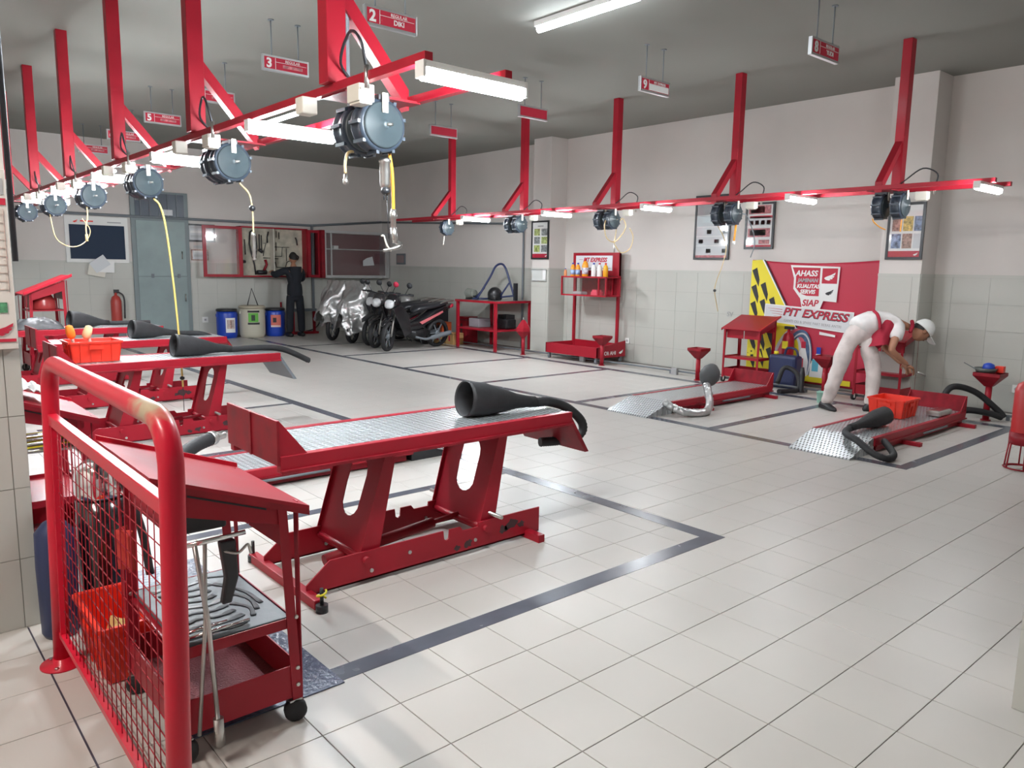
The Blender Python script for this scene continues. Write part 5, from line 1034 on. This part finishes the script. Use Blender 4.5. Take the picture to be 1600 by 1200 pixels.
def covered(loc, rz, label, seed):
    root = empty('covered_motorcycle', (0, 0, 0), label, 'motorcycle', 'motorcycles under silver covers')
    wheel(root, -.62, .27); wheel(root, .62, .27, r_=.05)
    MB().tube([(-.62, 0, .27), (-.42, 0, .95)], .04, 8).build('fork', PIPEM, root); MB().box(-.3, .5, -.08, .08, .25, .45).build('engine', OIL, root)
    prof = [(-.88, .62, .03), (-.80, .86, .12), (-.62, 1.02, .24), (-.48, 1.24, .36), (-.36, 1.20, .36), (-.20, .98, .24), (.1, .92, .20), (.4, .94, .20), (.7, .95, .18), (.9, .86, .12), (.98, .62, .04)]
    def at(u_):
        t = u_*(len(prof)-1); i = min(int(t), len(prof)-2); f = t-i; f = f*f*(3-2*f)
        return [prof[i][k]*(1-f)+prof[i+1][k]*f for k in range(3)]
    def fn(u_, v_):
        x, top, hw = at(u_); a = (v_-.5)*2; s_ = abs(a); sg = 1 if a > 0 else -1
        low = .30+.10*math.sin(u_*9+seed)
        if s_ < .3: y = hw*(s_/.3); z = top-.05*(s_/.3)**2
        else:
            f = (s_-.3)/.7; y = hw+.10*f+(.08*(1-hw)*f); z = (top-.05)*(1-f)+low*f
            y += .03*math.sin(u_*38+seed*2+z*6)*f
        p = V((x, sg*y, z)); nn = noise.noise_vector(p*5+V((seed, 0, 0)))*.05+(V((.7, .7, .3))*abs(noise.noise(V((p.x*6+p.z*3, p.y*4, p.z*3))+V((seed, 3, 0))))+noise.noise_vector(p*13)*.5)*.05
        return p+nn
    MB().grid(fn, 70, 60).build('silver_cover', TARP, root, fix=False, solid=.004)
    steer(root, ('tyre', 'fork'), .55)
    root.location = loc; root.rotation_euler = (.05, 0, rz)
covered((8.08, 14.42, 0), .12, 'motorcycle under a silver cover, left of the two covered ones', 1.3)
covered((8.14, 13.7, 0), .10, 'motorcycle under a silver cover, next to the dark motorcycles', 4.1)
# ------------------------------------------------------------ people
def skin(name, joints, edges, m, parent, sub=2):
    """joints: {name: (pos, radius)}; first joint is the root"""
    ks = list(joints); og = org(parent)
    me = bpy.data.meshes.new(name); me.from_pydata([tuple(V(joints[k][0])-og) for k in ks], [(ks.index(a), ks.index(b)) for a, b in edges], [])
    o = bpy.data.objects.new(name, me); COL.objects.link(o); o.parent = parent
    md = o.modifiers.new('skin', 'SKIN'); md.use_smooth_shade = True
    if not me.skin_vertices: 
        bpy.context.view_layer.objects.active = o
    sv_ = me.skin_vertices[0].data if me.skin_vertices else me.attributes.new('skin', 'FLOAT', 'POINT') and me.skin_vertices[0].data
    for i, k in enumerate(ks):
        rr = joints[k][1]; sv_[i].radius = rr if isinstance(rr, tuple) else (rr, rr); sv_[i].use_root = (i == 0)
    md.branch_smoothing = .6
    q = o.modifiers.new('u', 'SUBSURF'); q.levels = sub; q.render_levels = sub
    me.materials.append(m)
    return o
def chain(*a): return [(a[i], a[i+1]) for i in range(len(a)-1)]
def hand(parent, wrist, d, palm_n, m=SKIN, curl=.5, s=1., name='hand'):
    wrist = V(wrist); d = V(d).normalized(); n_ = V(palm_n); n_ = (n_-d*n_.dot(d)).normalized(); sd = d.cross(n_)
    J = {'w': (wrist, .026*s), 'p': (wrist+d*.05*s, (.036*s, .018*s)), 'k': (wrist+d*.085*s, (.036*s, .015*s))}; Eg = chain('w', 'p', 'k')
    o = skin(name, J, Eg, m, parent, 1)
    for i, (off, L) in enumerate(((-.030, .066), (-.010, .076), (.010, .072), (.029, .056))):
        b = wrist+d*.07*s+sd*off*s; a1 = curl*.5; a2 = curl*1.3; a3 = curl*2.0
        p1 = b+(d*math.cos(a1)+n_*math.sin(a1))*L*.55*s; p2 = p1+(d*math.cos(a2)+n_*math.sin(a2))*L*.42*s; p3 = p2+(d*math.cos(a3)+n_*math.sin(a3))*L*.32*s
        skin('finger', {'a': (b, .0095*s), 'b': (p1, .009*s), 'c': (p2, .0085*s), 'd': (p3, .0075*s)}, chain('a', 'b', 'c', 'd'), m, o, 1)
    b = wrist+d*.025*s-sd*.025*s; p1 = b+(d*.5-sd*.8+n_*.3).normalized()*.035*s; p2 = p1+(d*.85-sd*.2+n_*.45).normalized()*.032*s
    skin('thumb', {'a': (b, .012*s), 'b': (p1, .0105*s), 'c': (p2, .009*s)}, chain('a', 'b', 'c'), m, o, 1)
    return o
def head(parent, c, fwd, up, R0=.1, m=SKIN, hair=HAIR):
    c = V(c); f = V(fwd).normalized(); up = V(up); up = (up-f*up.dot(f)).normalized(); sd = f.cross(up)
    def W(x, y, z): return c+f*x*R0+sd*y*R0+up*z*R0
    vs = []; fs = []; nu, nv = 28, 20
    for j in range(nv+1):
        th = PI*j/nv
        for i in range(nu):
            ph = 2*PI*i/nu; x = math.sin(th)*math.cos(ph); y = math.sin(th)*math.sin(ph); z = math.cos(th)
            y *= .78; zz = z*1.18; xx = x*.96
            if z < -.1: y *= 1-.28*(-z-.1); xx = xx*(1-.10*(-z))+(.10*(-z) if x > 0 else .22*(-z))
            if x > .5 and abs(y) < .35:
                if -.32 < z < .12: xx += .20*max(0, 1-abs(y)/.16)*max(0, 1-abs(z+.16)/.24)            # nose
                if abs(z-.05) < .16 and .14 < abs(y) < .42: xx -= .07*(1-abs(z-.05)/.16)              # eye sockets
                if abs(z+.45) < .10: xx += .05*(1-abs(z+.45)/.1)*max(0, 1-abs(y)/.25)
            vs.append(W(xx, y, zz))
    for j in range(nv):
        for i in range(nu): fs.append((j*nu+i, j*nu+(i+1) % nu, (j+1)*nu+(i+1) % nu, (j+1)*nu+i))
    h_ = MB().add(vs, fs, True).build('head', m, parent)
    for s_ in (-1, 1):
        MB().lathe([(.001, -.10*R0), (.11*R0, -.05*R0), (.13*R0, 0), (.001, .05*R0)], W(.80, s_*.30, .06), f, 10).build('eye', WHTP, h_)
        MB().lathe([(.001, 0), (.06*R0, .01*R0), (.001, .03*R0)], W(.86, s_*.30, .05), f, 8).build('pupil', BLKPR, h_)
        MB().bar(W(.86, s_*.16, .25), W(.78, s_*.46, .24), .02*R0*3, .03*R0*2).build('eyebrow', hair, h_)
        MB().lathe([(.05*R0, -.06*R0), (.24*R0, -.03*R0), (.26*R0, .03*R0), (.10*R0, .05*R0)], W(-.02, s_*.80, -.05), sd*s_+f*.2, 12).build('ear', m, h_)
    MB().bar(W(.93, -.2, -.50), W(.93, .2, -.50), .05*R0, .06*R0).build('lips', mat('lips', (.25, .09, .07), .5), h_)
    hv = []; hf = []; nj = 9
    for j in range(nj+1):
        for i in range(nu):
            ph = 2*PI*i/nu; lim = PI*(.36+.26*(1-math.cos(ph))/2); th = lim*j/nj
            hv.append(W(math.sin(th)*math.cos(ph)*1.03-.03, math.sin(th)*math.sin(ph)*.84, math.cos(th)*1.25))
    for j in range(nj):
        for i in range(nu): hf.append((j*nu+i, j*nu+(i+1) % nu, (j+1)*nu+(i+1) % nu, (j+1)*nu+i))
    MB().add(hv, hf, True).build('hair', hair, parent, fix=False)
    return W
# bending mechanic in white, at the right hand lift
mp = empty('person', (8.45, 4.0, 0), 'bending person in white uniform, dark red vest and white cap', 'person')
J = {'pelvis': ((8.60, 3.99, .86), (.125, .14)), 'waist': ((8.70, 3.92, .96), (.12, .135)), 'chest': ((8.83, 3.83, 1.01), (.135, .16)), 'shoul': ((8.93, 3.73, .99), (.11, .15)), 'neck': ((9.02, 3.64, .95), .05), 'nk2': ((9.07, 3.59, .93), .048),
     'hipL': ((8.54, 4.06, .80), .095), 'kneeL': ((8.45, 4.09, .44), .06), 'anL': ((8.33, 4.14, .10), .042), 'hipR': ((8.64, 3.88, .80), .095), 'kneeR': ((8.70, 3.80, .43), .06), 'anR': ((8.60, 3.76, .10), .042),
     'shL': ((8.83, 3.62, .96), .055), 'elL': ((8.66, 3.62, .70), .04), 'wrL': ((8.84, 3.50, .53), .026), 'shR': ((9.0, 3.90, .94), .055), 'elR': ((8.98, 3.84, .70), .04), 'wrR': ((8.93, 3.60, .53), .026)}
ED = chain('pelvis', 'waist', 'chest', 'shoul', 'neck', 'nk2')+chain('pelvis', 'hipL', 'kneeL', 'anL')+chain('pelvis', 'hipR', 'kneeR', 'anR')+chain('shoul', 'shL', 'elL', 'wrL')+chain('shoul', 'shR', 'elR', 'wrR')
skin('body', J, ED, SKIN, mp)
def sel(ks, add, J_): return {k: (J_[k][0], tuple(x+add for x in J_[k][1]) if isinstance(J_[k][1], tuple) else J_[k][1]+add) for k in ks}
T1 = sel(['pelvis', 'waist', 'hipL', 'hipR'], .018, J); T1.update({'kneeL': (J['kneeL'][0], .088), 'kneeR': (J['kneeR'][0], .088), 'fL': ((8.34, 4.13, .13), .072), 'fR': ((8.605, 3.765, .13), .072), 'fL2': ((8.31, 4.145, .05), .072), 'fR2': ((8.60, 3.76, .05), .072)})
skin('trousers', T1, chain('waist', 'pelvis')+chain('pelvis', 'hipL', 'kneeL', 'fL', 'fL2')+chain('pelvis', 'hipR', 'kneeR', 'fR', 'fR2'), PANTS, mp)
S1 = {'hem': ((8.585, 3.995, .875), (.15, .16)), 'waist': ((8.66, 3.95, .95), (.15, .165)), 'chest': ((8.82, 3.84, 1.02), (.155, .18)), 'shoul': ((8.93, 3.73, 1.0), (.13, .17)), 'col': ((9.01, 3.66, .96), .065), 'shL': ((8.84, 3.63, .96), .085), 'eL': ((8.74, 3.62, .80), .070), 'shR': ((9.0, 3.88, .94), .085), 'eR': ((8.99, 3.86, .80), .070)}
skin('shirt', S1, chain('hem', 'waist', 'chest', 'shoul', 'col')+chain('shoul', 'shL', 'eL')+chain('shoul', 'shR', 'eR'), CLOTH, mp)
VS = {'a': ((8.70, 3.84, .86), (.13, .14)), 'b': ((8.80, 3.76, .93), (.13, .14)), 'c': ((8.90, 3.70, .93), (.10, .12)), 'd': ((8.70, 3.82, .76), .10), 'e': ((8.71, 3.81, .68), .055)}
skin('vest', VS, chain('e', 'd', 'a', 'b', 'c'), VEST, mp)
MB().tube(smoothpath([(8.69, 3.86, 1.12), (8.66, 3.80, 1.08), (8.64, 3.76, 1.0), (8.64, 3.75, .93)], 6), .017, 8).build('vest_strap', VEST, mp)
skin('vest_collar', {'a': ((8.98, 3.56, 1.03), .022), 'b': ((9.0, 3.55, .96), .022), 'c': ((8.96, 3.56, .88), .02)}, chain('a', 'b', 'c'), VEST, mp)
W = head(mp, (9.13, 3.50, .90), (.42, -.38, -.62), (.50, -.45, .68), .105)
cv = []; cf = []; nu = 28
for j in range(9):
    th = PI*.50*j/8
    for i in range(nu):
        ph = 2*PI*i/nu; cv.append(W(math.sin(th)*math.cos(ph)*1.10, math.sin(th)*math.sin(ph)*.92, math.cos(th)*1.28+.12))
for j in range(8):
    for i in range(nu): cf.append((j*nu+i, j*nu+(i+1) % nu, (j+1)*nu+(i+1) % nu, (j+1)*nu+i))
cp = MB().add(cv, cf, True).build('cap', mat('cap_white', (.74, .76, .74), .8), mp, fix=False, solid=.006)
MB().grid(lambda a, b: W(.90+1.15*b*math.cos((a-.5)*1.2), (a-.5)*1.65*(1-.2*b), .16-.10*b-.25*(a-.5)**2), 12, 6).build('brim', mat('cap_white', (0, 0, 0)), cp, fix=False, solid=.006)
hand(mp, (8.84, 3.50, .53), (.35, -.25, -.25), (.4, .2, -.6), curl=.7, s=1.0); hand(mp, (8.93, 3.60, .53), (-.1, -.35, -.2), (0, .3, -.8), curl=.7)
for (x, y, d) in ((8.31, 4.14, (-.75, .15)), (8.60, 3.75, (.35, -.60))):
    f = V((.75, -.66, 0)) if x > 8.5 else V((-.55, .10, 0)).lerp(V((-.2, -.75, 0)), .75).normalized(); f.normalize(); sdv = V((-f.y, f.x, 0))
    vs = []; fs = []; n = 12
    for (t, a, h_) in ((-.09, .03, .05), (-.07, .040, .085), (0, .045, .09), (.08, .048, .065), (.14, .045, .045), (.18, .02, .03)):
        for k in range(n):
            an = 2*PI*k/n; vs.append(V((x, y, 0))+f*t+sdv*a*math.cos(an)+V((0, 0, h_/2+h_/2*math.sin(an))))
    for i in range(5):
        for k in range(n): fs.append((i*n+k, i*n+(k+1) % n, (i+1)*n+(k+1) % n, (i+1)*n+k))
    fs += [tuple(range(n)), tuple(range(5*n, 6*n))]
    MB().add(vs, fs, True).build('shoe', SHOE, mp)
tag(MB().tube([(8.90, 3.42, .46), (8.98, 3.36, .42)], .012, 8).build('small_part', STEEL), 'small steel part held in the hands of the bending mechanic', 'part')
cl_tex = bpy.data.textures.new('fold_clouds', 'CLOUDS'); cl_tex.noise_scale = .11; cl_tex.noise_depth = 2
for ch in mp.children:
    if ch.name.split('.')[0] in ('trousers', 'shirt'):
        q = ch.modifiers.new('folds', 'DISPLACE'); q.texture = cl_tex; q.strength = .035; q.mid_level = .5; q.texture_coords = 'LOCAL'
# man in dark clothes at the tool cabinet, seen from behind
dp = empty('person', (7.25, 15.45, 0), 'person in dark clothes seen from behind reaching into the tool cabinet', 'person')
px_, py_ = 7.22, 15.42
def D(dx, dy, z): return (px_+dx, py_+dy, z)
J2 = {'pelvis': (D(0, 0, .92), (.13, .17)), 'waist': (D(0, 0, 1.08), (.12, .16)), 'chest': (D(0, .01, 1.28), (.13, .19)), 'shoul': (D(0, .02, 1.42), (.10, .17)), 'neck': (D(0, .03, 1.52), .05), 'nk2': (D(0, .04, 1.58), .05),
      'hipL': (D(-.10, 0, .86), .095), 'kneeL': (D(-.12, .0, .48), .065), 'anL': (D(-.13, 0, .09), .045), 'hipR': (D(.10, 0, .86), .095), 'kneeR': (D(.13, 0, .48), .065), 'anR': (D(.14, 0, .09), .045),
      'shL': (D(-.17, .02, 1.42), .05), 'elL': (D(-.36, .16, 1.30), .045), 'wrL': (D(-.34, .38, 1.36), .03), 'shR': (D(.17, .02, 1.42), .05), 'elR': (D(.26, .16, 1.20), .045), 'wrR': (D(.12, .40, 1.34), .03)}
skin('body', J2, ED, SKIN, dp)
skin('dark_jacket', dict(list(sel(['chest', 'shoul', 'shL', 'shR', 'elL', 'elR'], .034, J2).items())+[('cL', (D(-.34, .34, 1.35), .05)), ('cR', (D(.14, .36, 1.33), .05)), ('pelvis', (D(0, 0, .95), .175)), ('waist', (D(0, 0, 1.10), .165)), ('hem', (D(0, 0, .80), .175))]), chain('hem', 'pelvis', 'waist', 'chest', 'shoul')+chain('shoul', 'shL', 'elL', 'cL')+chain('shoul', 'shR', 'elR', 'cR'), DARKC, dp)
skin('dark_trousers', {'p': (D(0, 0, .90), .12), 'hL': (D(-.10, 0, .82), .10), 'kL': (D(-.12, 0, .48), .085), 'fL': (D(-.13, 0, .08), .075), 'hR': (D(.10, 0, .82), .10), 'kR': (D(.13, 0, .48), .085), 'fR': (D(.14, 0, .08), .075)}, chain('p', 'hL', 'kL', 'fL')+chain('p', 'hR', 'kR', 'fR'), DARKC, dp)
head(dp, D(.01, .06, 1.66), (.1, 1, -.1), (0, .1, 1), .105)
hand(dp, D(-.34, .38, 1.36), (.1, .9, .2), (.5, 0, -.5), curl=.6); hand(dp, D(.12, .40, 1.34), (-.1, .9, .2), (-.5, 0, -.5), curl=.6)
for s_ in (-.13, .14): MB().lathe([(.001, -.15), (.04, -.13), (.05, -.05), (.048, .05), (.045, .10), (.001, .12)], D(s_, .04, .045), (0, 1, 0), 14).build('shoe', SHOE, dp)
